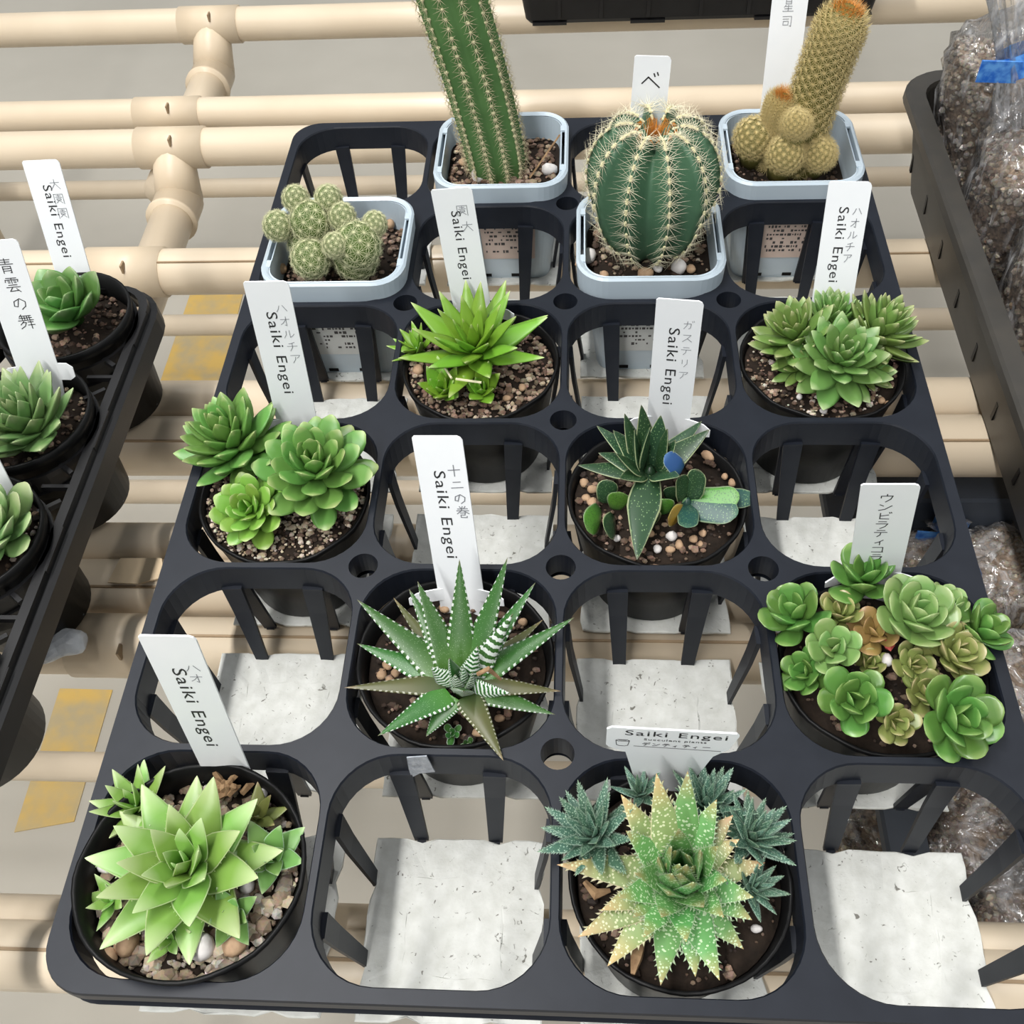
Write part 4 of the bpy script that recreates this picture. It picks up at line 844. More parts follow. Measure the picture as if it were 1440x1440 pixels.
def build_cluster():
    c = Vector((-.1235, .3770, 0)); r = plant_root('potted_cactus', 'cluster cactus of small grey green balls with white spines in square pot', 'cactus', c)
    square_pot(r, c.x, c.y, 'white', -.008)
    gravel(r, c.x, c.y, -.008, 0, 420, (.0009, .0026), C_BRN+C_BRN+C_DARK, 24, square=.031)
    for k, (u, v) in enumerate(((524, 305), (548, 315), (396, 378))): stone(r, u, v, -.004, 16, M['stone_tan'], k)
    rnd = random.Random(12)
    for u, v, y, rr in ((437, 312, .376, .0110), (391, 318, .374, .0078), (437, 364, .360, .0102), (503, 345, .364, .0122), (481, 305, .376, .0072), (416, 280, .384, .0070), (462, 280, .384, .0072), (471, 345, .357, .0064), (527, 315, .374, .0064), (436, 340, .378, .0120), (500, 362, .368, .0120)):
        p = at(u, v, None, y)-r.location; o = obj('stem', ball_mesh(rr*.98, 1.05, .05), M['grey_cactus'], r, p)
        spines(o, areole_ball(Vector(), rr*.98, 70, 12, rr*.50, rnd, 1.05, tip_out=.16), M['sp_pale'], w=.00016)
LM['gl'] = [leaf_mesh('leaf', 'tri', 1, .7, s, ns=10, seed=i, twist=tw) for i, (s, tw) in enumerate(((.04, .04), (.10, -.05), (-.08, .03)))]
for f in (build_front, build_trio, build_zebra, build_aloe, build_gasteria, build_ubi, build_star, build_dense, build_column, build_ball, build_gold, build_cluster): f()

# ------------------------------------------------------------------ name labels
def text_mesh(s, size):
    cu = bpy.data.curves.new('writing', 'FONT'); cu.body = s; cu.size = size; cu.resolution_u = 3; cu.space_character = 1.12; cu.extrude = .00004
    o = bpy.data.objects.new('writing', cu); COL.objects.link(o); dg = bpy.context.evaluated_depsgraph_get()
    me = bpy.data.meshes.new_from_object(o.evaluated_get(dg)); bpy.data.objects.remove(o); bpy.data.curves.remove(cu); return me
def bounds(me):
    xs = [v.co.x for v in me.vertices]; ys = [v.co.y for v in me.vertices]
    return (min(xs), max(xs), min(ys), max(ys)) if xs else (0, 1e-3, 0, 1e-3)
KANA = {  # simple pen strokes on a unit square
 'ハ': [[(.35, .75), (.25, .45), (.1, .2)], [(.6, .78), (.75, .5), (.9, .25)]], 'オ': [[(.15, .68), (.85, .7)], [(.58, .95), (.58, .1), (.45, .18)], [(.56, .66), (.35, .38), (.15, .22)]],
 'ル': [[(.32, .8), (.3, .45), (.12, .15)], [(.58, .85), (.58, .2), (.75, .3), (.92, .5)]], 'チ': [[(.7, .9), (.45, .8), (.25, .76)], [(.1, .52), (.9, .54)], [(.52, .82), (.5, .4), (.3, .08)]],
 'ア': [[(.12, .82), (.85, .84), (.75, .66), (.6, .55)], [(.5, .68), (.46, .4), (.25, .1)]], 'ガ': [[(.1, .65), (.7, .67), (.66, .25), (.52, .15)], [(.4, .9), (.36, .5), (.12, .12)], [(.78, .95), (.82, .82)], [(.9, .98), (.94, .86)]],
 'ス': [[(.15, .82), (.78, .84), (.5, .45), (.12, .12)], [(.5, .46), (.88, .14)]], 'テ': [[(.25, .85), (.75, .86)], [(.1, .6), (.9, .62)], [(.52, .6), (.48, .3), (.3, .08)]],
 'リ': [[(.28, .85), (.28, .4)], [(.7, .9), (.7, .45), (.45, .08)]], 'ウ': [[(.5, .95), (.5, .78)], [(.15, .52), (.15, .74), (.85, .76), (.75, .4), (.45, .08)]], 'ン': [[(.15, .8), (.38, .66)], [(.12, .15), (.5, .28), (.9, .7)]],
 'ビ': [[(.8, .66), (.3, .52)], [(.28, .85), (.28, .2), (.85, .18)], [(.82, .95), (.87, .84)], [(.93, .98), (.97, .87)]], 'ラ': [[(.25, .88), (.75, .88)], [(.12, .62), (.85, .64), (.7, .3), (.4, .06)]],
 'ィ': [[(.75, .7), (.5, .45), (.25, .32)], [(.56, .5), (.56, .08)]], 'コ': [[(.15, .78), (.82, .8), (.82, .2)], [(.12, .2), (.86, .2)]], 'デ': [[(.25, .85), (.65, .86)], [(.1, .6), (.9, .62)], [(.52, .6), (.48, .3), (.3, .08)], [(.78, .98), (.82, .86)], [(.9, 1), (.94, .9)]],
 'ー': [[(.1, .5), (.9, .52)]], 'ベ': [[(.06, .4), (.36, .72), (.94, .22)], [(.62, .9), (.68, .76)], [(.78, .96), (.84, .82)]], '十': [[(.1, .55), (.9, .6)], [(.5, .95), (.5, .08)]], '二': [[(.25, .7), (.75, .74)], [(.1, .25), (.9, .3)]],
 'の': [[(.5, .78), (.35, .3), (.15, .35), (.2, .65), (.55, .82), (.85, .6), (.8, .3), (.55, .1)]], '巻': [[(.3, .95), (.38, .82)], [(.7, .97), (.6, .82)], [(.15, .75), (.85, .78)], [(.08, .6), (.92, .62)], [(.5, .95), (.4, .6), (.1, .35)], [(.55, .6), (.92, .38)], [(.32, .42), (.66, .44), (.62, .26), (.34, .26), (.34, .06), (.74, .05), (.76, .16)]],
 '雲': [[(.2, .95), (.8, .95)], [(.12, .7), (.14, .84), (.88, .84), (.84, .7)], [(.5, .95), (.5, .6)], [(.28, .76), (.4, .75)], [(.62, .76), (.74, .75)], [(.28, .66), (.4, .65)], [(.62, .66), (.74, .65)], [(.25, .5), (.75, .51)], [(.1, .36), (.9, .37)], [(.45, .36), (.25, .1), (.78, .14)], [(.65, .26), (.85, .04)]],
 '舞': [[(.3, .98), (.15, .82)], [(.25, .88), (.85, .89)], [(.12, .74), (.88, .75)], [(.3, .88), (.3, .6)], [(.45, .88), (.45, .6)], [(.6, .88), (.6, .6)], [(.74, .88), (.74, .6)], [(.05, .58), (.95, .59)], [(.35, .52), (.12, .3)], [(.28, .44), (.48, .44), (.36, .2), (.1, .04)], [(.58, .46), (.9, .46)], [(.55, .26), (.96, .27)], [(.75, .52), (.75, .02)]],
 '青': [[(.2, .9), (.8, .9)], [(.25, .76), (.75, .76)], [(.08, .62), (.92, .62)], [(.5, .98), (.5, .62)], [(.28, .05), (.28, .48), (.74, .48), (.74, .06), (.66, .08)], [(.3, .34), (.72, .34)], [(.3, .2), (.72, .2)]],
 '大': [[(.1, .66), (.9, .68)], [(.5, .95), (.45, .5), (.1, .08)], [(.5, .6), (.9, .1)]], '園': [[(.1, .05), (.1, .92), (.9, .92), (.9, .05)], [(.3, .78), (.7, .78)], [(.22, .64), (.78, .64)], [(.5, .86), (.5, .64)], [(.32, .52), (.68, .52), (.68, .4), (.32, .4), (.32, .52)], [(.5, .4), (.25, .16)], [(.5, .36), (.78, .14)]],
 '星': [[(.28, .6), (.28, .94), (.72, .94), (.72, .6)], [(.28, .78), (.72, .78)], [(.28, .62), (.72, .62)], [(.3, .52), (.15, .36)], [(.22, .42), (.82, .43)], [(.2, .24), (.8, .25)], [(.06, .04), (.94, .05)], [(.5, .54), (.5, .04)]],
 '金': [[(.5, .98), (.3, .75), (.06, .6)], [(.5, .96), (.72, .74), (.95, .6)], [(.3, .6), (.7, .6)], [(.18, .42), (.82, .42)], [(.5, .6), (.5, .06)], [(.3, .32), (.36, .16)], [(.72, .32), (.64, .16)], [(.08, .05), (.92, .05)]],
 '司': [[(.12, .88), (.86, .9), (.86, .1), (.74, .16)], [(.15, .68), (.66, .69)], [(.2, .2), (.2, .5), (.62, .51), (.62, .22), (.2, .22)]]}
def pen(lines, w=.0002):
    "ribbon strokes in the label's own plane: x right, z up"
    b = MB()
    for pts in lines:
        for (x0, z0), (x1, z1) in zip(pts, pts[1:]):
            dx, dz = x1-x0, z1-z0; l = math.hypot(dx, dz) or 1e-6; nx, nz = -dz/l*w, dx/l*w; ex, ez = dx/l*w*.6, dz/l*w*.6
            q = [(x0+nx-ex, z0+nz-ez), (x0-nx-ex, z0-nz-ez), (x1-nx+ex, z1-nz+ez), (x1+nx+ex, z1+nz+ez)]
            b.add([(x, 0, z) for x, z in q]+[(x, .00005, z) for x, z in q], [(0, 1, 2, 3), (7, 6, 5, 4), (0, 3, 7, 4), (1, 5, 6, 2)])
    return b
def write_col(parent, chars, x, ztop, size, step, m, yoff, w=.0002, slant=0):
    lines = []
    for k, ch in enumerate(chars):
        for s in KANA[ch]: lines.append([(x+size*(px-.5)+slant*k, ztop-step*k-size*(1-pz)) for px, pz in s])
    return pen(lines, w).build('handwriting', m, parent, (0, yoff, 0))
def label(B, r, u, w_, l_, text, hand, lab, base_ext=.03, t_bar=None, hand_m='pencil', hx=.0045, ht=.017, hsize=.0055, hstep=.0060, tx=-.004, t0=.018, tlen=.040, tth=.0075, hw=.0002, slant=0):
    B = Vector(B); r = Vector(r).normalized(); u = Vector(u); u = (u-r*u.dot(r)).normalized(); n = u.cross(r)   # n points away from the viewer
    mx = Matrix((r, -(r.cross(-u)) if False else n*1.0, u)).transposed().to_4x4()
    mx.translation = B-u*base_ext; H = l_+base_ext
    b = MB(); th = .00035; hw_ = w_/2; c = .002
    out = [(-hw_*.35, 0), (hw_*.35, 0), (hw_*.8, base_ext*.5), (hw_, base_ext*.9), (hw_, H-c), (hw_-c*.35, H-c*.35), (hw_-c, H), (-hw_+c*.4, H), (-hw_, H-c*.4), (-hw_, base_ext*.9), (-hw_*.8, base_ext*.5)]
    b.strip([[Vector((x, -th, z)) for x, z in out], [Vector((x, th, z)) for x, z in out]], True, True, True)
    o = obj('plant_label', recalc(b.make('plant_label')), M['label'], None, mx=mx); tag(o, lab, 'plant label', 'white plant labels')
    if t_bar:   # cross bar of the T shaped label, curved along the pot wall
        x0, x1, zz, hh, cv = t_bar; q = MB(); N = 12; tp, bt = [], []
        loops = []
        for k in range(N+1):
            x = x0+(x1-x0)*k/N; y = -cv*(x/.02)**2+.0008; e = min(1, min(k, N-k)/1.2+.55)
            loops.append([Vector((x, y-th, zz-hh*e)), Vector((x, y-th, zz+hh*e)), Vector((x, y+th, zz+hh*e)), Vector((x, y+th, zz-hh*e))])
        q.strip(loops, True, True, True); obj('cross_bar', recalc(q.make('cross_bar')), M['label'], o, (0, 0, base_ext))
    if text:
        me = text_mesh(text, 1); x0, x1, y0, y1 = bounds(me); s = tlen/(x1-x0); sy = tth/(y1-y0)
        # reads downwards: text x runs down the label, text y to the right
        R = Matrix(((0, sy, 0, tx-sy*(y0+y1)/2), (0, 0, .6, -th-.00008), (-s, 0, 0, H-t0+s*x0), (0, 0, 0, 1)))
        me.transform(R); me.update(); obj('printed_name', me, M['ink'], o)
    if hand: write_col(o, hand, hx, H-ht, hsize, hstep, M[hand_m], -th-.00012, hw, slant)
    return o
SE = 'Saiki Engei'
label((-.1237, .0750, -.007), (.999, .018, -.037), (.035, .073, .997), .0180, .0928, SE, 'ハオ', 'white label with faint pencil signs behind the light green toothed rosette, front left pot', t_bar=(-.010, .024, -.002, .0035, .010), tx=-.0015, t0=.018, tlen=.050, tth=.0060, hx=.004, ht=.015, hw=.00013)
label((-.0413, .1550, -.0072), (.993, -.079, .085), (-.058, .299, .953), .0195, .0809, SE, '十二の巻', 'white label with four dark handwritten signs behind the zebra striped plant', t_bar=(-.021, .019, .004, .0030, .006), tx=-.0018, t0=.0155, tlen=.042, tth=.0060, hx=.0048, ht=.0125, hsize=.0058, hstep=.0064, hw=.0002, slant=.0004)
label((-.1239, .2430, .0038), (.999, .045, -.028), (.023, .11, .994), .0188, .0811, SE, 'ハオルチア', 'white label with five faint slanting pencil signs behind the three plump rosettes', t_bar=(-.016, .020, .002, .0045, .006), tx=-.0012, t0=.015, tlen=.044, tth=.0060, hx=.0042, ht=.0105, hsize=.0055, hstep=.0066, hw=.00012, slant=.0004)
label((-.0481, .3260, .0151), (.996, -.021, .082), (-.079, .118, .99), .0195, .0570, SE, '園大', 'white label standing behind the lime star shaped rosette, below the column cactus pot', base_ext=.045, t_bar=(-.016, .022, -.012, .0032, .006), tx=-.0005, t0=.0115, tlen=.0375, tth=.0060, hx=.0035, ht=.0085, hsize=.0060, hstep=.0085, hw=.00014, slant=.0012)
label((.0479, .2430, .0035), (.992, -.126, .003), (.003, .053, .999), .0192, .0734, SE, 'ガステリア', 'white label with five faint pencil signs behind the dark tongue leaved plant', t_bar=(-.0185, .019, .004, .0036, .006), tx=-.0018, t0=.0145, tlen=.043, tth=.0060, hx=.0045, ht=.0100, hsize=.0050, hstep=.0068, hw=.00012)
label((.1335, .3260, .0064), (.997, -.069, .019), (.002, .295, .955), .0198, .0603, SE, 'ハオルチア', 'white label with five pencil signs behind the dense green cushion', base_ext=.04, t_bar=(-.020, .022, -.004, .0028, .006), tx=-.0018, t0=.0120, tlen=.0375, tth=.0060, hx=.0052, ht=.0115, hsize=.0050, hstep=.0058, hw=.00016, slant=-.0003)
label((.1253, .1600, .0124), (.986, -.103, .132), (-.138, -.06, .989), .0200, .0577, None, 'ウンビラティコラ', 'white label with dark handwritten signs and no print behind the round leaved clump', base_ext=.04, t_bar=(-.019, .023, -.006, .0034, .006), hand_m='ink', hx=-.0005, ht=.0055, hsize=.0056, hstep=.0058, hw=.00019, slant=-.0000)
def two_pt(bm, tm, y0, y1):
    a, b_ = at(*bm, None, y0), at(*tm, None, y1); return a, (b_-a), (b_-a).length
a, d, l = two_pt((102, 380), (33, 228), .352, .370)
label(a, (1, .05, 0), d, .0190, l, SE, '大園園', 'white label with faint square signs leaning left in the back pot, left tray', base_ext=.03, tx=-.001, t0=.0125, tlen=.038, tth=.0060, hx=.004, ht=.0095, hsize=.0058, hstep=.0074, hw=.00014)
label((-.2537, .2700, .0172), (.978, .198, -.071), (.016, .264, .964), .0190, .0653, None, '青雲の舞', 'white label with dark handwritten signs in the middle pot of the left tray', base_ext=.04, t_bar=(-.016, .0165, -.002, .0045, .004), hand_m='ink', hx=.001, ht=.0085, hsize=.0075, hstep=.0092, hw=.00018, slant=.0003)
label((-.2530, .1985, .012), (.98, .15, 0), (.0, .2, .97), .0190, .055, None, None, 'white label edge at the left picture border in the front pot of the left tray', base_ext=.03)
label((.0419, .4050, .0676), (.999, -.034, -.036), (.04, .122, .992), .0181, .0253, None, 'ベ', 'short white label top with one dark sign standing behind the ribbed ball cactus', base_ext=.075, hand_m='ink', hx=.000, ht=.0075, hsize=.0100, hstep=.01, hw=.00035)
label((.1229, .4850, .0195), (.996, -.089, .022), (.003, .27, .963), .0196, .0740, None, '金星司', 'tall white label behind the golden finger cactus, its top outside the picture', base_ext=.035, hx=-.0005, ht=.0095, hsize=.0065, hstep=.0082, hand_m='pencil', hw=.00016)
def aloe_label():
    B = Vector((.0388, .0750, .0144)); r = Vector((.999, -.03, -.024)).normalized(); u = Vector((.024, -.009, 1)); u = (u-r*u.dot(r)).normalized(); n = u.cross(r)
    mx = Matrix((r, n, u)).transposed().to_4x4(); mx.translation = B
    W, H, th, c = .0222, .0260, .00035, .0016
    out = [(-.006, -.05), (.006, -.05), (.0095, -.02), (.0150, .0075), (.0178, .0115), (.0196, .0140), (W-.0006, H-c), (W-c, H), (-W+c, H), (-W, H-c), (-W+.0002, .0125), (-W+.0016, .0108), (-.0150, .0075), (-.0095, -.02)]
    b = MB(); b.strip([[Vector((x, -th, z)) for x, z in out], [Vector((x, th, z)) for x, z in out]], True, True, True)
    o = obj('plant_label', recalc(b.make('plant_label')), M['label'], None, mx=mx); tag(o, 'wide white landscape label with printed lines behind the spotted aloe, front row', 'plant label', 'white plant labels')
    def put(s, width, height, x, z, name, m='ink'):
        me = text_mesh(s, 1); x0, x1, y0, y1 = bounds(me); sx, sy = width/(x1-x0), height/(y1-y0)
        me.transform(Matrix(((sx, 0, 0, x-sx*(x0+x1)/2), (0, 0, -.6, -th-.00008), (0, sy, 0, z-sy*(y0+y1)/2), (0, 0, 0, 1)))); me.update(); obj(name, me, M[m], o)
    put('Saiki Engei', .0340, .0048, .001, .0222, 'printed_name'); put('Succulent plants', .0210, .0019, .001, .0182, 'printed_line')
    lines = [[(-.0125, .0128), (.0170, .0122)]]
    b1 = pen(lines, .00012); b1.build('ruled_line', M['ink'], o, (0, -th-.0001, 0))
    pot = [[(-.0188, .0166), (-.0184, .0130), (-.0174, .0124), (-.0156, .0124), (-.0146, .0130), (-.0142, .0166)], [(-.0188, .0166), (-.0180, .0172), (-.0150, .0172), (-.0142, .0166), (-.0150, .0160), (-.0180, .0160), (-.0188, .0166)], [(-.0178, .0167), (-.0152, .0167)]]
    pen(pot, .00012).build('pot_emblem', M['ink'], o, (0, -th-.0001, 0))
    L = []
    for k, ch in enumerate('デンティティー'):
        q = .0022 if ch == 'ィ' else .0030
        for s in KANA[ch]: L.append([(-.0100+k*.0034+q*px, .0134+q*.85*pz) for px, pz in s])
    pen(L, .00013).build('handwriting', M['ink'], o, (0, -th-.0001, 0))
aloe_label()

# ------------------------------------------------------------------ left tray with its pots
def left_tray():
    X, rows = -.2595, [.318, .247, .176, .105, .034, -.037]; pit = .071
    t = thing('seedling_tray', 'black tray with round pot holes and cut out corners, at the left picture edge', 'tray', (X, .14, -.067))
    o = t.location; b = MB(); b2 = MB()
    ys = rows
    for col in range(2):
        for y in ys:
            x = X-pit*col
            b.strip([circ(x, y, .0352, -.003, 32), circ(x, y, .0352, 0, 32), circ(x, y, .0335, 0, 32), circ(x, y, .0330, -.012, 32), circ(x, y, .0345, -.012, 32)])
            b.box((x+.0355, y, -.0015), (.002, .012, .0014))
        for k in range(1, len(ys)):
            y = ys[0]+pit/2-pit*k
            b.box((X-pit*col+.027, y, -.0015), (.0075, .0010, .0014)); b.box((X-pit*col, y, -.0015), (.013, .0030, .0014))
            for s in (-1, 1):
                b.box((0, 0, 0), (.0055, .0011, .0014), Matrix.Translation((X-pit*col+.0268, y+s*.0115, -.0016)) @ Matrix.Rotation(-s*.65, 4, 'Z'))
    x1, x0, ya, yb = -.2225, X-pit-.045, ys[-1]-.0345, ys[0]+.0345; cx, cy, hx, hy = (x0+x1)/2, (ya+yb)/2, (x1-x0)/2, (yb-ya)/2
    b.strip([rrect(cx, cy, hx-.0045, hy-.003, .018, -.003, 6), rrect(cx, cy, hx-.0045, hy-.003, .018, 0, 6), rrect(cx, cy, hx, hy, .021, 0, 6), rrect(cx, cy, hx+.0005, hy+.0005, .021, -.004, 6), rrect(cx, cy, hx+.0035, hy+.0035, .024, -.0055, 6), rrect(cx, cy, hx+.004, hy+.004, .024, -.0170, 6), rrect(cx, cy, hx+.0025, hy+.0025, .023, -.0170, 6), rrect(cx, cy, hx-.002, hy-.002, .02, -.004, 6)])
    me = recalc(b.make('frame')); obj('frame', me, M['tray_old'], t, -o)
    for x in (x0+.01, x1-.0735):     # corner feet that lift it to the bench
        for y in (ya+.012, yb-.02):
            f = MB(); f.box((x, y, -.040), (.004, .004, .0265)); f.build('foot', M['tray_old'], t, -o)
    # pots
    def pot(y, lab, dy=.010):
        c = Vector((X, y, 0)); r = plant_root('potted_succulent', lab, 'plant', c+Vector((0, dy, 0)))
        rnd = random.Random(int(y*1000)); rt, rb, n = .0338, .0272, 40; k0 = -r.location
        ring = lambda R_, z, s: [p+k0 for p in circ(X-.002*(1-s), y+dy*(1-s), R_, z, n)]
        b = MB(); b.strip([ring(rb-.004, -.062, 0), ring(rb-.003, -.0655, 0), ring(rb, -.064, 0), ring(.0325, -.008, .9), ring(rt-.0006, .004, 1), ring(rt+.0006, .0045, 1), ring(rt+.0006, .010, 1), ring(rt-.0008, .010, 1), ring(.0318, -.012, .85), ring(.030, -.03, .6)], True, True, False)
        obj('pot', recalc(b.make('pot', True)), M['pot'], r)
        for a in (-.9, -.35):
            q = MB(); aa = a; q.box((0, 0, 0), (.0004, .0045, .0016), Matrix.Translation(Vector((X-.002+.0268*math.cos(aa), y+dy+.0268*math.sin(aa), -.0605))+k0) @ Matrix.Rotation(aa, 4, 'Z')); q.build('drain_slot', M['tape'], r)
        return r
    def soil(r, y, z, cols, seed):
        k0 = -r.location; b = MB(); b.strip([[p+k0 for p in circ(X, y, R_, z+dz, 32)] for R_, dz in ((.0312, -.003), (.0316, 0), (.02, .001), (.002, .0015))], True, True, True); b.build('soil', M['soil'], r, sm=True)
        gravel(r, X, y, z, .030, 260, (.0007, .0024), cols, seed)
    r = pot(rows[0], 'dark green chunky leaved rosette in the back black pot of the left tray'); soil(r, rows[0], -.004, C_DARK+C_BRN, 31)
    rosette(r, 100, 440, .006, 64, 17, LM['pointed'], G['left'], .80, .46, (82, 25), (-.1, -.2, 1), .6, seed=2, hfac=.25)
    r = pot(rows[1], 'grey green rosette of upright pointed leaves in the middle pot of the left tray'); soil(r, rows[1], -.002, C_DARK+C_TAN[:2], 32)
    rosette(r, 46, 606, .006, 88, 40, LM['tri'], G['left2'], .56, .26, (86, 28), (-.05, -.1, 1), .6, seed=4, hfac=.25)
    r = pot(rows[2], 'green plump leaved rosette in a black pot cut by the left picture edge'); soil(r, rows[2], -.002, C_DARK+C_PALE, 33)
    rosette(r, -4, 755, .006, 76, 28, LM['ovate'], G['left2'], .54, .34, (84, 22), (.05, -.15, 1), .6, seed=5, hfac=.25)
    r = pot(rows[3], 'black pot low in the left tray, mostly outside the picture'); soil(r, rows[3], -.002, C_DARK, 34)
    rosette(r, -70, 930, .004, 60, 16, LM['ovate'], G['left'], .5, .28, (80, 15), (0, 0, 1), .6, seed=6)
left_tray()

# ------------------------------------------------------------------ right tray with bags
def deep_tray(name, lab, x0, x1, y0, y1, zt, zb, taper, m, slots, lip=.011, rc=.028):
    cx, cy, hx, hy = (x0+x1)/2, (y0+y1)/2, (x1-x0)/2, (y1-y0)/2
    t = thing(name, lab, 'tray', (cx, cy, zb)); k = Vector((-cx, -cy, -zb)); b = MB()
    R = lambda d, z, e=0: [p+k for p in rrect(cx, cy, hx-d, hy-d, max(.004, rc-d*.6), z, 7)]
    b.strip([R(taper+lip+.004, zb+.0015), R(lip+.001, zt-.0025), R(lip, zt), R(.0015, zt), R(0, zt-.0015), R(-.0004, zt-.0065), R(.0035, zt-.0075), R(.0042, zt-.0145), R(.008, zt-.0165), R(taper+.006, zb+.004), R(taper+.009, zb), R(.06, zb), R(.06, zb+.0015)], True, True, True)
    obj('tray_body', recalc(b.make('tray_body')), m, t)
    q = 0
    for y in slots:     # slots cut in the side wall
        s = MB(); f = .72; d = .008+(taper+.006-.008)*.45
        s.box((0, 0, 0), (.0006, .0013, .0075), Matrix.Translation(Vector((x0+.008+(taper-.002)*.62-.0005, y, zb+(zt-zb)*.36))+k) @ Matrix.Rotation(-(taper-.002)/(zt-zb)*1.0, 4, 'Y') @ Matrix.Rotation(.25, 4, 'X'))
        s.build('side_slot', M['pot'], t)
    return t
deep_tray('bag_tray', 'weathered black deep tray full of bagged pumice at the right picture edge', .2070, .52, .16, .548, .004, -.067, .012, M['tray_brown'], [.165+.0437*k for k in range(9)])
nt_ = deep_tray('nursery_tray', 'black tray cut by the top picture edge behind the column cactus', -.052, .2555, .742, 1.03, -.006, -.067, .008, M['tray_old'], [], .008, .014)
for x_ in (-.112, -.078, -.040, .002, .040, .078, .112):
    q_ = MB(); q_.box((x_, -.1315, .026), (.0014, .0016, .020)); q_.build('wall_rib', M['tray_old'], nt_)
for x_ in (-.12, -.04, .06, .125):
    q_ = MB(); q_.box((x_, -.125, .0012), (.014, .006, .0012)); q_.build('foot', M['tray_old'], nt_)
deep_tray('sunken_crate', 'black crate sunk below the pipe bench on the right, holding bagged gravel', .150, .52, -.03, .322, -.122, -.184, .004, M['crate'], [], .019, .012)
bb_ = MB(); bb_.box((.34, .215, -.1810), (.15, .075, .0012)); tag(bb_.build('cardboard_sheet', mat('tan_cardboard', srgb(190, 172, 146), .85, .2, .4, .1, 60, srgb(176, 158, 134))), 'tan cardboard sheet on the bottom of the sunken crate under the gravel bags', 'cardboard')
def bag(c, sx, sy, sz, rotz, tilt, lab, cols, seed, neck=None, tape=None, group=None, fill=.72, lean=0):
    rnd = random.Random(seed); c = Vector(c); t = thing('gravel_bag', lab, 'bag', (c.x, c.y, c.z-sz), group)
    R = Matrix.Rotation(rotz, 3, 'Z') @ Matrix.Rotation(tilt, 3, 'X') @ Matrix.Rotation(lean, 3, 'Y'); ph = [rnd.random()*6 for _ in range(8)]
    def surf(d, k=1.0):
        f = 1+.05*math.sin(5*d.x+ph[0])*math.sin(4*d.z+ph[1])+.04*math.sin(7*d.y+ph[2]+3*d.z)
        e = .62; q = Vector([math.copysign(abs(v_)**e, v_) for v_ in d])
        return R @ Vector((q.x*sx*f*k, q.y*sy*f*k, q.z*sz*f*k))+Vector((0, 0, sz))
    # packed grains
    bb = bmesh.new(); bmesh.ops.create_icosphere(bb, subdivisions=4, radius=1)
    vs = [v_.co.normalized() for v_ in bb.verts]; fs = [tuple(v_.index for v_ in f.verts) for f in bb.faces]; bb.free()
    top = lambda p: Vector((p.x, p.y, min(p.z, 2*sz*fill+.004*math.sin(90*p.x+ph[3]))))
    me = mesh('grain_mass', [top(surf(v_, .90)) for v_ in vs], fs, True); obj('grain_mass', me, M['grain'], t)
    b = MB()
    for k in range(2200):
        z = rnd.uniform(-1, 1); a = rnd.random()*6.283; s = math.sqrt(1-z*z); d = Vector((s*math.cos(a), s*math.sin(a), z)); p = top(surf(d, .91))
        cc = rnd.choice(cols); q = rnd.uniform(.7, 1.2); rock(b, p, rnd.uniform(.0009, .0026), rnd, (cc[0]*q, cc[1]*q, cc[2]*q), 1)
    tag(b.build('grains', M['gravel'], t), kind='stuff')
    def crease(v_):
        s = .0016*math.sin(23*v_.x+9*v_.z+ph[4])+.0013*math.sin(31*v_.y-14*v_.z+ph[5])+.0011*math.sin(17*(v_.x+v_.y)+25*v_.z+ph[6])
        return surf(v_, 1.0)+v_*s
    obj('film', mesh('film', [crease(v_) for v_ in vs], fs, True), M['film'], t)
    if neck:
        d = Vector(neck)
        if tape == 'at': dn = (d-c).normalized(); d = (d-(t.location+surf(dn, .96)))/.42
        b = MB(); L = d.length; dn = d.normalized(); x = dn.orthogonal().normalized(); y = dn.cross(x); o = surf(dn, .96); loops = []
        for k in range(9):
            f = k/8; rad = .013*(1-f)**1.5+.006+(.014*max(0, f-.45)); p = o+d*f
            loops.append([p+rad*(1+.35*math.sin(7*a+ph[7]))*(math.cos(a)*x+.6*math.sin(a)*y) for a in [6.2832*i/28 for i in range(28)]])
        b.strip(loops); obj('film_neck', b.make('film_neck', True), M['film'], t)
        if tape:
            b = MB(); p = o+d*.42; b.strip([[p+dn*s+q*(math.cos(a)*x+.75*math.sin(a)*y) for a in [6.2832*i/20 for i in range(20)]] for s, q in ((-.0060, .0120), (0, .0128), (.0060, .0120))]); b.build('tape_tie', M['blue_tape'], t, sm=True)
            b = MB(); b.box((0, 0, 0), (.010, .0006, .0058), Matrix.Translation(p+Vector((-.012, -.010, 0))) @ Matrix.Rotation(-.1, 4, 'Z')); b.build('tape_flag', M['blue_tape'], t)
    return t
FB = 'clear bags of pumice in the right tray'
bag((.266, .508, -.002), .040, .029, .061, .05, -.05, 'clear bag of brown pumice with a smooth bulging side, backmost in the right tray', C_TAN+GREY+C_PALE, 41, None, False, FB, .78, -.20)
bag((.268, .428, -.009), .040, .032, .054, -.05, .03, 'crinkled clear bag of gold flecked pumice with a broad blue tape tie, right tray', C_TAN+GREY+C_BRN, 42, at(1420, 92, None, .448), 'at', FB, .74, -.10)
bag((.272, .352, -.009), .042, .030, .054, .05, .0, 'clear bag of fine pale pumice cut by the right picture edge', C_PALE+C_TAN, 43, (.020, .01, .03), False, FB, .76, -.08)
bag((.280, .262, -.014), .036, .034, .048, .1, 0, 'clear bag of pumice at the near end of the right tray, outside the picture', C_BRN+C_TAN, 44, None, False, FB)
FC = 'clear bags of gravel in the sunken crate'
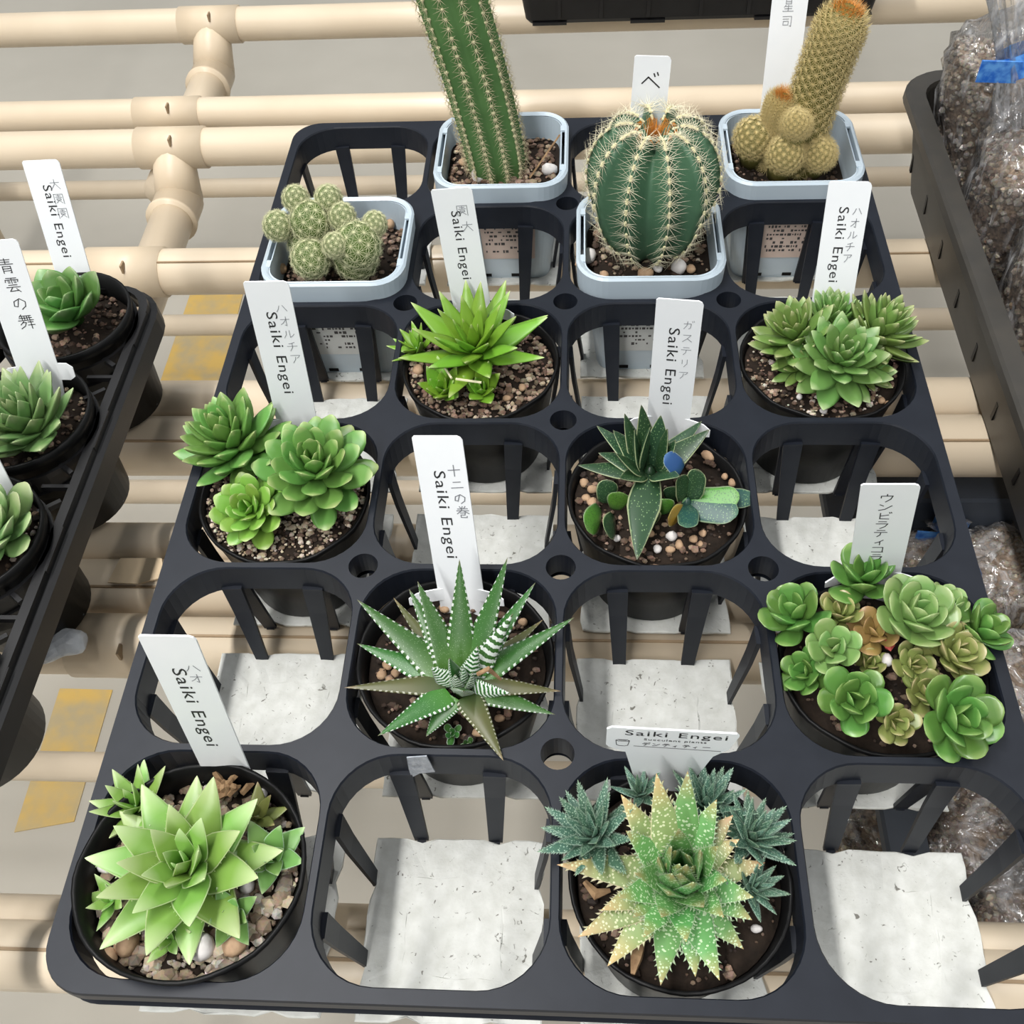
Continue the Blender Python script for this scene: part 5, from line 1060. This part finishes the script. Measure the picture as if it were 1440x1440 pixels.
for k, (u, v, sx, sy, sz, lab, nk) in enumerate(((1298, 790, .024, .022, .022, 'small clear gravel bag with blue tie seen through the right column cell behind its label', at(1281, 741, -.140)),
                                                 (1388, 806, .032, .028, .024, 'clear gravel bag with blue tie lying beside the right edge of the main tray', at(1440, 783, -.128)),
                                                 (1415, 960, .036, .026, .022, 'pale clear gravel bag lying nearer below the right edge of the main tray', None),
                                                 (1375, 1190, .030, .026, .024, 'dark glossy gravel bag seen through the front right cell, upper one', None),
                                                 (1430, 1275, .030, .024, .023, 'dark gravel bag seen through the front right cell, lower one near the felt', None),
                                                 (1225, 1172, .026, .016, .018, 'small gravel bag mostly hidden below the felt of the front right cell', None))):
    p = at(u, v, -.150); bag((p.x, p.y, -.1815+sz), sx, sy, sz, .3*k, 0, lab, (GREY+C_TAN if k < 3 else C_BRN+C_TAN), 50+k, nk, 'at' if nk else None, FC, .86)

# ------------------------------------------------------------------ scraps
def scraps():
    rnd = random.Random(9); b = MB(); p = at(80, 905, -.060); bb = bmesh.new(); bmesh.ops.create_icosphere(bb, subdivisions=3, radius=.012)
    for v_ in bb.verts: v_.co = Vector((v_.co.x*1.3, v_.co.y*.8, v_.co.z*.42))*(1+.25*math.sin(300*v_.co.x)*math.sin(260*v_.co.y+1))
    me = bpy.data.meshes.new('film_scrap'); bb.to_mesh(me); bb.free(); o = obj('film_scrap', me, mat('milky_film', srgb(190, 194, 198), .3, .5, .5, .6, 200, srgb(160, 164, 170)), None, p); tag(o, 'crumpled milky film scrap on the bench under the left tray', 'scrap')
    # torn clear tape stuck on the tray wall below the zebra plant
    y = .0806; q = [(572, 1064), (600, 1062), (612, 1084), (590, 1086), (579, 1092), (575, 1080)]
    pts = [at(u, v, None, y) for u, v in q]; b = MB(); b.strip([pts, [a+Vector((0, -.0005, 0)) for a in pts]], True, True, True)
    tag(b.build('tape_scrap', M['tape']), 'torn clear tape scrap stuck on the tray wall below the zebra striped plant', 'scrap')
    q = [(232, 812), (228, 786), (170, 786), (152, 820), (196, 822)]; pts = [at(u, v, -.0658) for u, v in q]
    b = MB(); b.strip([pts, [a+Vector((0, 0, .0008)) for a in pts]], True, True, True); tag(b.build('paper_scrap', mat('tan_paper', srgb(196, 176, 146), .8, .2, .4, .1, 60, srgb(184, 164, 136))), 'torn tan paper scrap lying on the bench pipes between the two trays', 'scrap')
scraps()
